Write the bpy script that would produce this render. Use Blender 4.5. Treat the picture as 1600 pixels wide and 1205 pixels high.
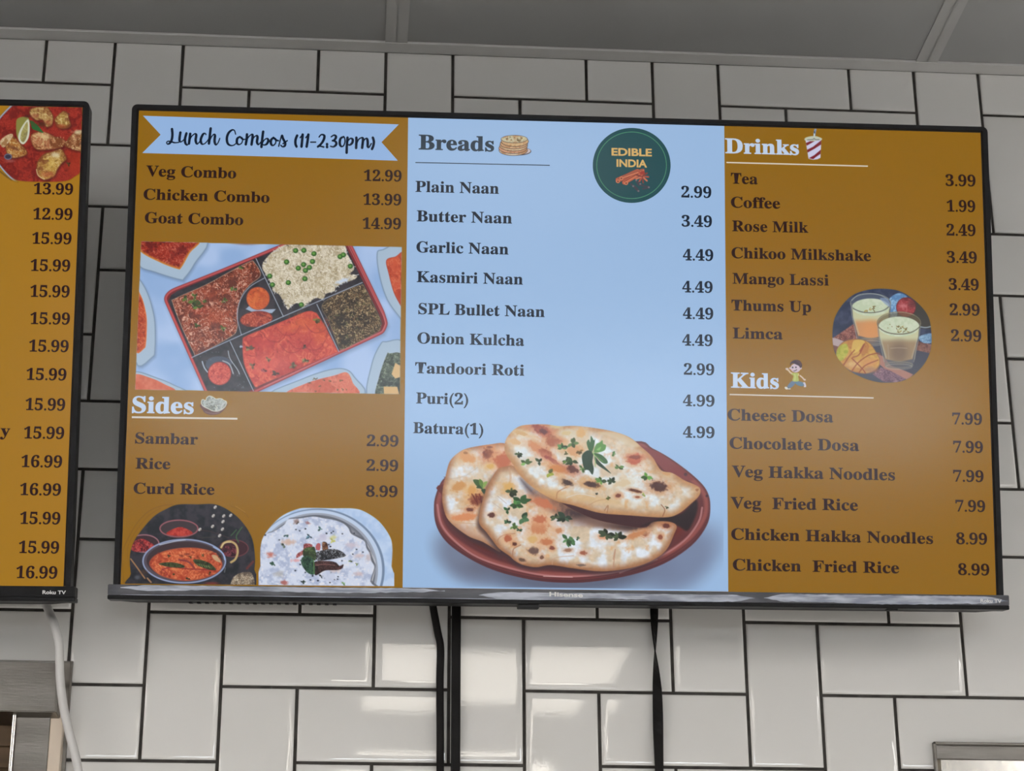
import bpy, bmesh, math, random
import numpy as np
from mathutils import Matrix, Vector

for o in list(bpy.data.objects): bpy.data.objects.remove(o, do_unlink=True)
scene = bpy.context.scene
COL = scene.collection

# ---------------------------------------------------------------- camera
CAM = np.array([0.21577458, -2.29940167, 1.59998])
RC = np.array([[0.9970021175964212, -0.07722771318753843, -0.004760023537256011],      # right
               [0.025097464050425577, 0.38097276542804664, -0.9242455676390037],       # down
               [0.07319081094296964, 0.9213553235955875, 0.38176887363374795]])        # forward
FPX = 3386.47
cam_data = bpy.data.cameras.new('camera')
cam_data.sensor_fit = 'HORIZONTAL'; cam_data.sensor_width = 36.0; cam_data.lens = FPX / 1600 * 36.0
cam_data.clip_start = 0.05; cam_data.clip_end = 200
camera = bpy.data.objects.new('camera', cam_data); COL.objects.link(camera)
M = Matrix.Identity(4)
for r in range(3):
    M[r][0] = RC[0][r]; M[r][1] = -RC[1][r]; M[r][2] = -RC[2][r]; M[r][3] = CAM[r]
camera.matrix_world = M
scene.camera = camera

# ---------------------------------------------------------------- sky, exposure
world = bpy.data.worlds.new('sky'); scene.world = world; world.use_nodes = True
bgn = world.node_tree.nodes['Background']
bgn.inputs[0].default_value = (0.86, 0.93, 1.0, 1); bgn.inputs[1].default_value = 19.0
scene.view_settings.view_transform = 'Standard'; scene.view_settings.look = 'None'
scene.view_settings.exposure = 0.0; scene.view_settings.gamma = 1.0; scene.view_settings.use_curve_mapping = False
LAMP_L = 5.5             # radiance of the dimmer light panels over the counter
LAMP_F = 11.0            # the far one of the two in line with the counter
LAMP_FILL = 14.0            # radiance of the unseen panels added to brighten the wall
LAMP_CELLS = [(0, 4), (0, 6), (-3, 2), (3, 2), (-3, 4), (3, 5), (-4, 3), (5, 3), (-5, 2), (6, 2), (-4, 6), (5, 6), (0, 9), (-4, 8), (4, 8)]  # beyond the pair mirrored in the tiles, the rest are added unseen fill

# ---------------------------------------------------------------- helpers
def lin(c):
    c = np.asarray(c, float) / 255.0
    return np.where(c <= 0.04045, c / 12.92, ((c + 0.055) / 1.055) ** 2.4)

def mat(name, base=(0.8, 0.8, 0.8), rough=0.5, metal=0.0, spec=0.5, emit=None, es=1.0):
    m = bpy.data.materials.new(name); m.use_nodes = True
    b = m.node_tree.nodes['Principled BSDF']
    b.inputs['Base Color'].default_value = (*base, 1); b.inputs['Roughness'].default_value = rough
    b.inputs['Metallic'].default_value = metal; b.inputs['Specular IOR Level'].default_value = spec
    if emit is not None:
        b.inputs['Emission Color'].default_value = (*[float(v) for v in emit], 1); b.inputs['Emission Strength'].default_value = es
    return m

def nd(m, kind, **kw):
    n = m.node_tree.nodes.new(kind)
    for k, v in kw.items():
        if k in n.inputs: n.inputs[k].default_value = v
        else: setattr(n, k, v)
    return n

def bumpy(m, scale, strength, dist=0.001, detail=2.0, coords='Object', mscale=(1, 1, 1)):
    nt = m.node_tree; b = nt.nodes['Principled BSDF']
    tc = nd(m, 'ShaderNodeTexCoord'); mp = nd(m, 'ShaderNodeMapping'); mp.inputs['Scale'].default_value = mscale
    nz = nd(m, 'ShaderNodeTexNoise', Scale=scale, Detail=detail); bp = nd(m, 'ShaderNodeBump', Strength=strength, Distance=dist)
    nt.links.new(tc.outputs[coords], mp.inputs[0]); nt.links.new(mp.outputs[0], nz.inputs['Vector'])
    nt.links.new(nz.outputs['Fac'], bp.inputs['Height']); nt.links.new(bp.outputs[0], b.inputs['Normal'])
    return nz

def tint(m, c1, c2, scale, detail=3.0, lo=0.35, hi=0.65, mscale=(1, 1, 1), coords='Object'):
    nt = m.node_tree; b = nt.nodes['Principled BSDF']
    tc = nd(m, 'ShaderNodeTexCoord'); mp = nd(m, 'ShaderNodeMapping'); mp.inputs['Scale'].default_value = mscale
    nz = nd(m, 'ShaderNodeTexNoise', Scale=scale, Detail=detail); cr = nd(m, 'ShaderNodeValToRGB')
    cr.color_ramp.elements[0].position = lo; cr.color_ramp.elements[1].position = hi
    cr.color_ramp.elements[0].color = (*c1, 1); cr.color_ramp.elements[1].color = (*c2, 1)
    nt.links.new(tc.outputs[coords], mp.inputs[0]); nt.links.new(mp.outputs[0], nz.inputs['Vector'])
    nt.links.new(nz.outputs['Fac'], cr.inputs[0]); nt.links.new(cr.outputs[0], b.inputs['Base Color'])

def obj(name, me, m=None, parent=None, loc=None, label=None, cat=None, group=None, kind=None):
    o = bpy.data.objects.new(name, me); COL.objects.link(o)
    if m is not None and not me.materials: me.materials.append(m)
    if parent is not None: o.parent = parent
    if loc is not None: o.location = loc
    if label: o['label'] = label
    if cat: o['category'] = cat
    if group: o['group'] = group
    if kind: o['kind'] = kind
    return o

def empty(name, mw, label, cat, group=None):
    o = bpy.data.objects.new(name, None); COL.objects.link(o); o.matrix_world = mw; o.empty_display_size = 0.05
    o['label'] = label; o['category'] = cat
    if group: o['group'] = group
    return o

def mesh(name, v, f, smooth=False):
    me = bpy.data.meshes.new(name); me.from_pydata([tuple(map(float, p)) for p in v], [], f)
    if smooth: me.polygons.foreach_set('use_smooth', [True] * len(me.polygons))
    me.update(); return me

def boxes(name, bl, bevel=0.0, seg=1):
    """one mesh from boxes (x0, x1, y0, y1, z0, z1)"""
    bm = bmesh.new()
    for x0, x1, y0, y1, z0, z1 in bl:
        vs = [bm.verts.new((x, y, z)) for x in (x0, x1) for y in (y0, y1) for z in (z0, z1)]
        for q in ((0, 1, 3, 2), (4, 6, 7, 5), (0, 4, 5, 1), (2, 3, 7, 6), (0, 2, 6, 4), (1, 5, 7, 3)): bm.faces.new([vs[k] for k in q])
    bmesh.ops.recalc_face_normals(bm, faces=bm.faces)
    if bevel: bmesh.ops.bevel(bm, geom=bm.edges[:], offset=bevel, segments=seg, affect='EDGES', profile=0.5)
    me = bpy.data.meshes.new(name); bm.to_mesh(me); bm.free(); return me

def prism(name, pts, y0, y1, bevel=0.0):
    """outline in x, z pushed from y0 to y1"""
    bm = bmesh.new(); a = [bm.verts.new((x, y0, z)) for x, z in pts]; b = [bm.verts.new((x, y1, z)) for x, z in pts]; n = len(pts)
    bm.faces.new(a); bm.faces.new(b[::-1])
    for i in range(n): bm.faces.new((a[i], b[i], b[(i + 1) % n], a[(i + 1) % n]))
    bmesh.ops.recalc_face_normals(bm, faces=bm.faces)
    if bevel: bmesh.ops.bevel(bm, geom=bm.edges[:], offset=bevel, segments=2, affect='EDGES')
    me = bpy.data.meshes.new(name); bm.to_mesh(me); bm.free(); return me

def tube(name, pts, r, n=12, flat=1.0):
    P = crom(pts, 6, False); rad = np.broadcast_to(np.array(r, float), (len(P),)) if np.ndim(r) == 0 else np.interp(np.linspace(0, 1, len(P)), np.linspace(0, 1, len(r)), r)
    v, f = [], []
    for i, p in enumerate(P):
        t = P[min(i + 1, len(P) - 1)] - P[max(i - 1, 0)]; t = t / np.linalg.norm(t)
        s = np.cross(t, (0, 1, 0)); s /= np.linalg.norm(s); u = np.cross(s, t)
        for k in range(n):
            a = 2 * math.pi * k / n; v.append(p + rad[i] * (math.cos(a) * s + flat * math.sin(a) * u))
    for i in range(len(P) - 1):
        for k in range(n): f.append((i * n + k, i * n + (k + 1) % n, (i + 1) * n + (k + 1) % n, (i + 1) * n + k))
    f.append(tuple(range(n))[::-1]); f.append(tuple(range((len(P) - 1) * n, len(P) * n)))
    return mesh(name, v, f, True)

# ---------------------------------------------------------------- small painter for the pictures shown on the screens
def hashn(ix, iy, seed):
    n = (ix.astype(np.int64) * 374761393 + iy.astype(np.int64) * 668265263 + seed * 1442695041) & 0xffffffff
    n = ((n ^ (n >> 13)) * 1274126177) & 0xffffffff
    return ((n ^ (n >> 16)) & 0xffff) / 65535.0

def vnoise(X, Y, seed=0):
    ix, iy = np.floor(X), np.floor(Y)
    fx, fy = X - ix, Y - iy
    fx = fx * fx * (3 - 2 * fx); fy = fy * fy * (3 - 2 * fy)
    a = hashn(ix, iy, seed); b = hashn(ix + 1, iy, seed)
    c = hashn(ix, iy + 1, seed); d = hashn(ix + 1, iy + 1, seed)
    return (a + (b - a) * fx) * (1 - fy) + (c + (d - c) * fx) * fy

def fbm(X, Y, seed=0, octv=3):
    s, a, t = 0.0, 1.0, 0.0
    for o in range(octv):
        s = s + a * vnoise(X * 2 ** o + 17.3 * o, Y * 2 ** o - 9.1 * o, seed + o); t += a; a *= 0.5
    return s / t

def sst(a, b, x):
    t = np.clip((x - a) / (b - a), 0, 1)
    return t * t * (3 - 2 * t)

def crom(pts, n=6, closed=True):
    P = np.array(pts, float); N = len(P); out = []
    rng = range(N) if closed else range(N - 1)
    for i in rng:
        if closed:
            p0, p1, p2, p3 = P[(i - 1) % N], P[i], P[(i + 1) % N], P[(i + 2) % N]
        else:
            p0, p1, p2, p3 = P[max(i - 1, 0)], P[i], P[i + 1], P[min(i + 2, N - 1)]
        for k in range(n):
            t = k / n
            out.append(0.5 * ((2 * p1) + (p2 - p0) * t + (2 * p0 - 5 * p1 + 4 * p2 - p3) * t * t + (3 * p1 - p0 - 3 * p2 + p3) * t ** 3))
    if not closed: out.append(P[-1])
    return np.array(out)

def chaikin(P, it=2):
    P = [tuple(q) for q in P]
    for _ in range(it):
        R = []
        for i in range(len(P)):
            (a, b), (c, d) = P[i], P[(i + 1) % len(P)]
            l = math.hypot(c - a, d - b); t = min(0.25, 14 / max(l, 1e-6))
            R += [(a + (c - a) * t, b + (d - b) * t), (c + (a - c) * t, d + (b - d) * t)]
        P = R
    return P

class Paint:
    """A canvas in menu coordinates; f(x, y) colours are 0-255 display values."""
    def __init__(self, x0, y0, x1, y1, s=1.25, bg=(139, 98, 10)):
        self.x0, self.y0, self.s = x0, y0, s
        self.w, self.h = int((x1 - x0) * s) + 1, int((y1 - y0) * s) + 1
        self.c = np.zeros((self.h, self.w, 3)) + np.array(bg, float)
        self.m = np.zeros((self.h, self.w))
        self.X, self.Y = np.meshgrid(x0 + np.arange(self.w) / s, y0 + np.arange(self.h) / s)
        self.frame(0, 0, 1)
        self.clip = None
    def frame(self, ox, oy, k): self.o = np.array([ox, oy], float); self.k = k
    def t(self, pts): return self.o + np.atleast_2d(np.array(pts, float)) / self.k
    def box(self, P, pad):
        a = np.floor((P.min(0) - pad - (self.x0, self.y0)) * self.s).astype(int)
        b = np.ceil((P.max(0) + pad - (self.x0, self.y0)) * self.s).astype(int) + 1
        a = np.maximum(a, 0); b = np.minimum(b, (self.w, self.h))
        return None if (b <= a).any() else (slice(a[1], b[1]), slice(a[0], b[0]))
    def sd(self, P, sl, closed=True):
        X, Y = self.X[sl], self.Y[sl]
        d2 = np.full(X.shape, 1e9); ins = np.zeros(X.shape, bool)
        N = len(P)
        for i in range(N if closed else N - 1):
            a, b = P[i], P[(i + 1) % N]
            e = b - a; L = e @ e
            if L < 1e-12: continue
            wx, wy = X - a[0], Y - a[1]
            t = np.clip((wx * e[0] + wy * e[1]) / L, 0, 1)
            d2 = np.minimum(d2, (wx - t * e[0]) ** 2 + (wy - t * e[1]) ** 2)
            if closed:
                c = (a[1] > Y) != (b[1] > Y)
                if e[1] != 0: ins ^= c & (X < a[0] + (Y - a[1]) * e[0] / e[1])
        d = np.sqrt(d2)
        return np.where(ins, d, -d) if closed else d
    def put(self, sl, al, col, d=None, cover=True):
        if self.clip is not None: al = al * self.clip[sl]
        if callable(col): col = col(self.X[sl], self.Y[sl], d)
        col = np.asarray(col, float)
        self.c[sl] = self.c[sl] * (1 - al[..., None]) + col * al[..., None]
        if cover: self.m[sl] = np.maximum(self.m[sl], al)
    def poly(self, pts, col, smooth=True, aa=0.7, al=1.0, grow=0.0, n=5, raw=False, cover=True):
        P = np.array(pts, float) if raw else self.t(pts)
        if smooth: P = crom(P, n)
        sl = self.box(P, aa + grow + 1)
        if sl is None: return
        d = self.sd(P, sl) + grow
        self.put(sl, sst(-aa, aa, d) * al, col, d, cover)
    def ell(self, cx, cy, rx, ry, col, ang=0, aa=0.7, al=1.0, ring=None, cover=True):
        c = self.t((cx, cy))[0]; rx /= self.k; ry /= self.k
        R = max(rx, ry) + aa + 1 + (ring or 0)
        sl = self.box(np.array([c - R, c + R]), 0)
        if sl is None: return
        dx, dy = self.X[sl] - c[0], self.Y[sl] - c[1]
        ca, sa = math.cos(math.radians(ang)), math.sin(math.radians(ang))
        u, v = (dx * ca + dy * sa) / rx, (-dx * sa + dy * ca) / ry
        r = np.sqrt(u * u + v * v) + 1e-6
        d = (1 - r) * r * min(rx, ry) / np.sqrt((u * u * (min(rx, ry) / rx) ** 2 + v * v * (min(rx, ry) / ry) ** 2) + 1e-9)
        if ring is not None: a = sst(-aa, aa, ring / 2 - np.abs(d))
        else: a = sst(-aa, aa, d)
        self.put(sl, a * al, col, d, cover)
    def blob(self, cx, cy, rx, ry, col, ang=0, al=0.8, pw=1.0, rag=0.0, seed=3, cover=False):
        c = self.t((cx, cy))[0]; rx /= self.k; ry /= self.k
        R = max(rx, ry) * 1.6 + 1
        sl = self.box(np.array([c - R, c + R]), 0)
        if sl is None: return
        X, Y = self.X[sl], self.Y[sl]
        dx, dy = X - c[0], Y - c[1]
        ca, sa = math.cos(math.radians(ang)), math.sin(math.radians(ang))
        r = np.sqrt(((dx * ca + dy * sa) / rx) ** 2 + ((-dx * sa + dy * ca) / ry) ** 2)
        if rag: r = r * (1 + rag * (fbm(X / 3.5, Y / 3.5, seed) - 0.5) * 2)
        self.put(sl, al * (1 - sst(1 - 0.75 * pw, 1 + 0.45 * pw, r)), col, None, cover)
    def line(self, pts, w, col, smooth=True, aa=0.6, al=1.0, cover=True):
        P = self.t(pts)
        if smooth and len(P) > 2: P = crom(P, 5, False)
        w = w / self.k
        sl = self.box(P, w + aa + 1)
        if sl is None: return
        d = self.sd(P, sl, False)
        self.put(sl, sst(-aa, aa, w / 2 - d) * al, col, d, cover)
    def herb(self, cx, cy, r, seed=0, col=(70, 100, 50), n=4, cover=False):
        q = random.Random(seed)
        for i in range(n):
            a = q.uniform(0, 6.28); l = r * q.uniform(0.6, 1.1); wd = l * q.uniform(0.16, 0.34)
            ex, ey = cx + l * math.cos(a), cy + l * math.sin(a) * 0.8
            px, py = -math.sin(a) * wd, math.cos(a) * wd
            f = q.uniform(0.45, 1.2)
            self.poly([(cx, cy), ((cx + ex) / 2 + px, (cy + ey) / 2 + py), (ex, ey), ((cx + ex) / 2 - px, (cy + ey) / 2 - py)],
                      np.clip(np.array(col) * f, 0, 255), cover=cover)

def mixc(a, b, t): return np.array(a, float) * (1 - t[..., None]) + np.array(b, float) * t[..., None]

def curry(base, dark, light, sc=6, seed=0, worm=0.6, edge=None, ew=3):
    """oily, lumpy food: cloudy colour plus thin curled ridges"""
    def f(X, Y, d):
        wx = fbm(X / sc, Y / sc, seed) * 2.2; wy = fbm(X / sc + 7, Y / sc + 3, seed + 5) * 2.2
        n = fbm(X / (sc * 1.6) + wx, Y / (sc * 1.6) + wy, seed + 9)
        r = 1 - np.abs(2 * vnoise(X / (sc * 0.42) + wx * 1.5, Y / (sc * 0.42) + wy * 1.5, seed + 13) - 1)
        c = mixc(dark, base, sst(0.25, 0.6, n))
        c = c * (1 - worm * 0.45 * sst(0.35, 0.0, r)[..., None])
        c = c + (np.array(light, float) - c) * (worm * sst(0.72, 0.98, r) * sst(0.3, 0.6, n))[..., None]
        if edge is not None and d is not None: c = mixc(edge, c, sst(0, ew, d)) if False else np.array(edge, float) * (1 - sst(0, ew, d))[..., None] + c * sst(0, ew, d)[..., None]
        return c
    return f

def cloud(a, b, sc=20, seed=0, octv=3):
    def f(X, Y, d): return mixc(a, b, sst(0.25, 0.75, fbm(X / sc, Y / sc, seed, octv)))
    return f

# ---- the lunch tray photograph
def art_tray():
    p = Paint(209, 375, 629, 619)
    ra = random.Random(4)
    quad = np.array([(220.6, 377.3), (627.6, 386.3), (624.6, 616.0), (211.3, 608.8)])
    sl = (slice(0, p.h), slice(0, p.w))
    p.clip = sst(-0.5, 0.5, p.sd(quad, sl))
    p.poly(quad, cloud((138, 168, 210), (165, 188, 224), 40, 2, 2), smooth=False, raw=True)
    p.frame(205, 370, 4.818)
    def b(l): return [(x + 988, y) for x, y in l]
    rim = (138, 158, 178); rin = (168, 184, 202)
    def bowl(outer, inner, col):
        p.poly([(x + 8, y + 14) for x, y in outer], (92, 112, 142), aa=3.5, al=0.5)
        p.poly(outer, lambda X, Y, d: mixc((112, 134, 158), (160, 180, 200), sst(0.3, 2.5, d)) if d is not None else rim)
        p.poly(inner, rin, grow=1.6, al=0.5); p.poly(inner, col)
    bowl([(60, 20), (560, 20), (480, 205), (405, 312), (368, 326), (180, 270), (55, 212)],
         [(60, 20), (500, 20), (440, 125), (378, 232), (345, 242), (220, 195), (70, 112)],
         curry((150, 42, 26), (105, 25, 20), (205, 120, 90), 7, 1, 0.7, (190, 125, 45), 5))
    bowl([(40, 300), (70, 325), (115, 400), (155, 510), (182, 650), (182, 840), (160, 910), (30, 938), (30, 300)],
         [(40, 400), (66, 430), (92, 490), (116, 600), (118, 700), (112, 800), (98, 842), (30, 846)],
         curry((178, 66, 30), (140, 42, 20), (220, 140, 90), 7, 3, 0.6, (205, 110, 50), 3))
    bowl([(20, 1018), (200, 1063), (320, 1113), (410, 1175), (20, 1190)],
         [(20, 1040), (150, 1065), (250, 1110), (325, 1165), (20, 1190)], cloud((190, 92, 66), (206, 112, 84), 9, 5))
    p.blob(870, 45, 110, 18, (120, 70, 60), al=0.8)
    bowl(b([(860, 130), (905, 95), (1080, 80), (1080, 680), (1040, 620), (940, 480), (880, 300)]),
         b([(932, 178), (1000, 150), (1080, 140), (1080, 600), (1045, 530), (988, 420), (950, 280)]),
         curry((192, 78, 46), (165, 55, 30), (215, 140, 105), 9, 8, 0.4, (150, 50, 30), 2))
    bowl(b([(795, 1220), (820, 960), (885, 810), (930, 788), (1070, 810), (1070, 1220)]),
         b([(858, 1220), (880, 1050), (935, 890), (960, 878), (1060, 905), (1060, 1220)]),
         curry((70, 82, 68), (38, 46, 42), (130, 140, 120), 6, 21, 0.9))
    p.poly(b([(972, 1035), (1000, 950), (1045, 975), (1045, 1055), (1000, 1068)]), (206, 172, 122), smooth=False)
    p.poly(b([(912, 1128), (1015, 1130), (1032, 1200), (915, 1200)]), (202, 166, 112), smooth=False)
    bowl(b([(60, 1195), (300, 1068), (500, 1000), (620, 994), (690, 1050), (740, 1200)]),
         b([(180, 1195), (340, 1100), (540, 1045), (635, 1022), (680, 1100), (700, 1200)]),
         curry((204, 108, 86), (188, 88, 66), (220, 160, 120), 10, 31, 0.3))
    for i in range(12): p.herb(988 + ra.uniform(330, 660), ra.uniform(1060, 1170), 14, i, (110, 90, 50), 3)
    # tray
    outer = [(243, 470), (262, 425), (305, 392), (700, 235), (1060, 85), (1220, 20), (1400, -20), (1620, 0), (1660, 55), (1905, 560), (1935, 655), (1905, 725), (1850, 752), (990, 1152), (700, 1290), (620, 1300), (548, 1160)]
    p.poly([(x + 6, y + 22) for x, y in outer], (100, 118, 150), smooth=False, aa=5, al=0.55)
    outer = chaikin(outer)
    p.poly(outer, (122, 42, 46), smooth=False)
    p.poly(outer, (178, 76, 78), grow=-1.2, smooth=False); p.poly(outer, (112, 32, 38), grow=-4.2, smooth=False)
    inner = [(278, 484), (300, 440), (345, 410), (1080, 105), (1240, 40), (1600, 40), (1868, 588), (1890, 655), (1860, 712), (1000, 1112), (640, 1275), (565, 1140)]
    p.poly(inner, cloud((36, 34, 40), (52, 48, 54), 8, 4), smooth=False)
    p.line([(1626, 50), (1900, 600), (1915, 655), (1890, 712), (1000, 1130)], 5, (196, 120, 124), smooth=False, al=0.8)
    p.line([(262, 490), (555, 1150)], 9, (186, 66, 62), smooth=False)
    # noodle curry
    A = [(312, 500), (330, 465), (560, 362), (720, 275), (890, 188), (930, 196), (975, 290), (895, 362), (840, 430), (805, 550), (796, 700), (740, 760), (500, 890), (470, 872), (380, 680)]
    p.poly(A, curry((140, 64, 42), (92, 40, 28), (214, 166, 142), 5.5, 41, 1.0, (190, 160, 135), 1.3))
    p.blob(640, 610, 110, 60, (172, 72, 44), al=0.5, rag=.5); p.blob(600, 430, 90, 50, (150, 62, 40), al=0.5, rag=.5)
    p.blob(520, 560, 70, 40, (168, 62, 40), al=0.5, rag=.5)
    for (x, y, r, s) in [(470, 490, 62, 1), (500, 530, 48, 2), (480, 450, 36, 3), (400, 465, 34, 4), (770, 400, 34, 5), (700, 480, 30, 6), (500, 670, 30, 7), (690, 685, 34, 8), (830, 235, 26, 9), (555, 490, 24, 10)]:
        p.herb(x, y, r, s, (78, 102, 42), 6)
    for i in range(420):
        x, y = ra.uniform(330, 950), ra.uniform(200, 870)
        q = p.t((x, y))[0]
        if p.sd(p.t(A), (slice(int((q[1]-p.y0)*p.s), int((q[1]-p.y0)*p.s)+1), slice(int((q[0]-p.x0)*p.s), int((q[0]-p.x0)*p.s)+1)))[0, 0] < 2: continue
        a = ra.uniform(0, 3.14); l = ra.uniform(6, 13)
        k = ra.choice([(208, 168, 146), (182, 96, 62), (82, 36, 26), (166, 84, 56), (100, 44, 30)])
        p.line([(x - l * math.cos(a), y - l * math.sin(a)), (x + 3 * math.sin(a), y - 3 * math.cos(a)), (x + l * math.cos(a), y + l * math.sin(a))], 4.5, k, aa=.5, al=.8)
    # rice
    Rc = b([(5, 195), (40, 150), (80, 112), (170, 62), (380, 30), (600, 55), (640, 130), (690, 235), (664, 275), (712, 292), (690, 322), (600, 352), (556, 384), (540, 412), (480, 430), (455, 470), (400, 462), (330, 512), (300, 536), (262, 500), (215, 525), (190, 548), (160, 490), (120, 430), (78, 408), (72, 370), (30, 290), (0, 240)])
    p.poly(Rc, curry((196, 184, 160), (172, 158, 130), (226, 220, 204), 4.5, 51, 0.8))
    P = p.t(Rc)
    for i in range(900):
        x, y = 988 + ra.uniform(0, 715), ra.uniform(60, 545); q = p.t((x, y))[0]
        iy, ix = int((q[1] - p.y0) * p.s), int((q[0] - p.x0) * p.s)
        if iy < 0 or iy >= p.h or ix >= p.w: continue
        dd = p.sd(P, (slice(iy, iy + 1), slice(ix, ix + 1)))[0, 0]
        if dd < -1.2: continue
        a = ra.uniform(0, 3.14); l = ra.uniform(7, 13)
        k = ra.choice([(222, 216, 198), (208, 198, 174), (160, 144, 112), (214, 206, 190)]) if dd > 2 else ra.choice([(206, 206, 210), (190, 186, 180), (70, 66, 66)])
        p.line([(x - l * math.cos(a), y - l * math.sin(a)), (x + l * math.cos(a), y + l * math.sin(a))], 5, k, aa=.5, al=.85)
    p.blob(988 + 600, 335, 55, 16, (190, 204, 226), ang=-20, al=0.9, rag=.7)
    for (x, y) in [(250, 105), (312, 103), (388, 128), (377, 187), (310, 210), (354, 232), (270, 237), (324, 254), (320, 317), (182, 190), (195, 346), (585, 150), (610, 137), (662, 222), (55, 297), (75, 362), (293, 513)]:
        p.ell(988 + x, y, 20, 19, (36, 78, 26)); p.ell(988 + x - 2, y - 2, 13, 12, (76, 128, 50)); p.ell(988 + x - 2, y - 2, 6, 6, (120, 160, 80), al=0.7)
    # dark sabzi
    G = b([(448, 512), (600, 415), (735, 366), (772, 384), (882, 608), (892, 680), (862, 722), (700, 805), (608, 848), (575, 830), (500, 640)])
    p.poly(G, curry((72, 56, 38), (44, 36, 28), (176, 150, 112), 5, 61, 1.0, (130, 112, 86), 1.2))
    PG = p.t(G)
    for i in range(330):
        x, y = 988 + ra.uniform(450, 890), ra.uniform(370, 840); q = p.t((x, y))[0]
        iy, ix = int((q[1] - p.y0) * p.s), int((q[0] - p.x0) * p.s)
        if p.sd(PG, (slice(iy, iy + 1), slice(ix, ix + 1)))[0, 0] < 1.5: continue
        a = ra.uniform(0, 3.14); l = ra.uniform(6, 13)
        k = ra.choice([(170, 146, 106), (112, 82, 52), (34, 30, 26), (92, 96, 58), (130, 98, 66), (44, 40, 30)])
        p.line([(x - l * math.cos(a), y - l * math.sin(a)), (x + 4 * math.sin(a), y - 4 * math.cos(a)), (x + l * math.cos(a), y + l * math.sin(a))], 4.5, k, aa=.5, al=.85)
    # red curry
    Cc = [(838, 790), (860, 750), (1000, 692), (1060, 668), (1230, 598), (1320, 562), (1375, 566), (1422, 612), (1550, 848), (1540, 876), (1400, 935), (1000, 1108), (945, 1134), (918, 1110), (850, 960)]
    p.poly(Cc, curry((196, 74, 60), (162, 48, 44), (226, 128, 88), 12, 71, 0.55, (172, 60, 50), 2))
    for (x, y, rx, ry, c) in [(1280, 800, 130, 90, (166, 46, 46)), (1200, 700, 90, 40, (208, 90, 58)), (1300, 650, 110, 60, (204, 96, 48)), (1000, 800, 90, 60, (200, 70, 62)), (1430, 730, 60, 90, (200, 88, 46)), (1100, 960, 130, 80, (206, 90, 80)), (960, 950, 80, 80, (200, 82, 74))]:
        p.blob(x, y, rx, ry, c, al=0.5, rag=.6)
    for s, (x, y) in enumerate([(1270, 820), (1210, 850), (1370, 830), (1180, 720), (1080, 770), (1400, 700)]):
        p.line([(x - 90, y - 40), (x - 30, y + 20), (x + 50, y + 10), (x + 90, y - 50)], 7, (142, 40, 40), al=0.55)
    for (x, y, r, s, c) in [(1395, 625, 36, 1, (120, 112, 50)), (890, 845, 40, 2, (120, 92, 60)), (915, 975, 36, 3, (130, 100, 76)), (1300, 830, 26, 4, (96, 60, 50)), (1310, 940, 34, 5, (120, 104, 66)), (1215, 970, 36, 6, (118, 100, 72)), (1090, 1030, 36, 7, (110, 76, 66)), (1030, 920, 30, 8, (130, 96, 66)), (1000, 1010, 28, 9, (150, 70, 70)), (830, 830, 20, 10, (170, 180, 200))]:
        p.herb(x, y, r, s, c, 6)
    # fried pieces
    p.poly([(862, 545), (890, 520), (1000, 548), (1090, 545), (1060, 575), (940, 580)], (150, 164, 186), smooth=False)
    p.ell(955, 465, 88, 87, curry((200, 96, 44), (176, 72, 34), (222, 132, 70), 9, 81, 0.5, (150, 60, 40), 2))
    p.ell(942, 620, 124, 60, curry((158, 62, 44), (120, 40, 34), (200, 104, 76), 6, 83, 0.9, (110, 40, 34), 2), ang=-6)
    # sweets
    p.poly([(560, 960), (600, 910), (700, 905), (760, 960), (600, 1000)], (74, 84, 104), smooth=True, al=0.7)
    p.line([(535, 940), (550, 985), (575, 1020)], 9, (160, 170, 186)); p.line([(690, 935), (740, 960), (768, 1030)], 9, (150, 152, 160))
    p.line([(730, 860), (745, 920), (800, 1000), (815, 1035)], 6, (160, 166, 176))
    p.ell(665, 1030, 88, 88, curry((196, 78, 66), (168, 56, 50), (216, 112, 92), 4, 91, 0.7, (140, 44, 44), 2))
    for i in range(60):
        x, y = ra.uniform(500, 900), ra.uniform(860, 1200)
        if abs(x - 665) < 100 and abs(y - 1030) < 100: continue
        if 505 + (y - 880) * .4 < x < 740 + (y - 800) * .45: p.ell(x, y, 3.5, 2.5, (120, 128, 140), al=.7)
    dv = (150, 158, 172)
    for L in [[(940, 165), (1145, 600)], [(455, 910), (830, 740), (1145, 600), (1740, 345)], [(745, 790), (920, 1160)], [(988 + 410, 510), (988 + 575, 865)]]: p.line(L, 6, dv, smooth=False)
    p.line([(1005, 310), (890, 380), (820, 480), (797, 600), (830, 740)], 5, dv)
    return p

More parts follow.
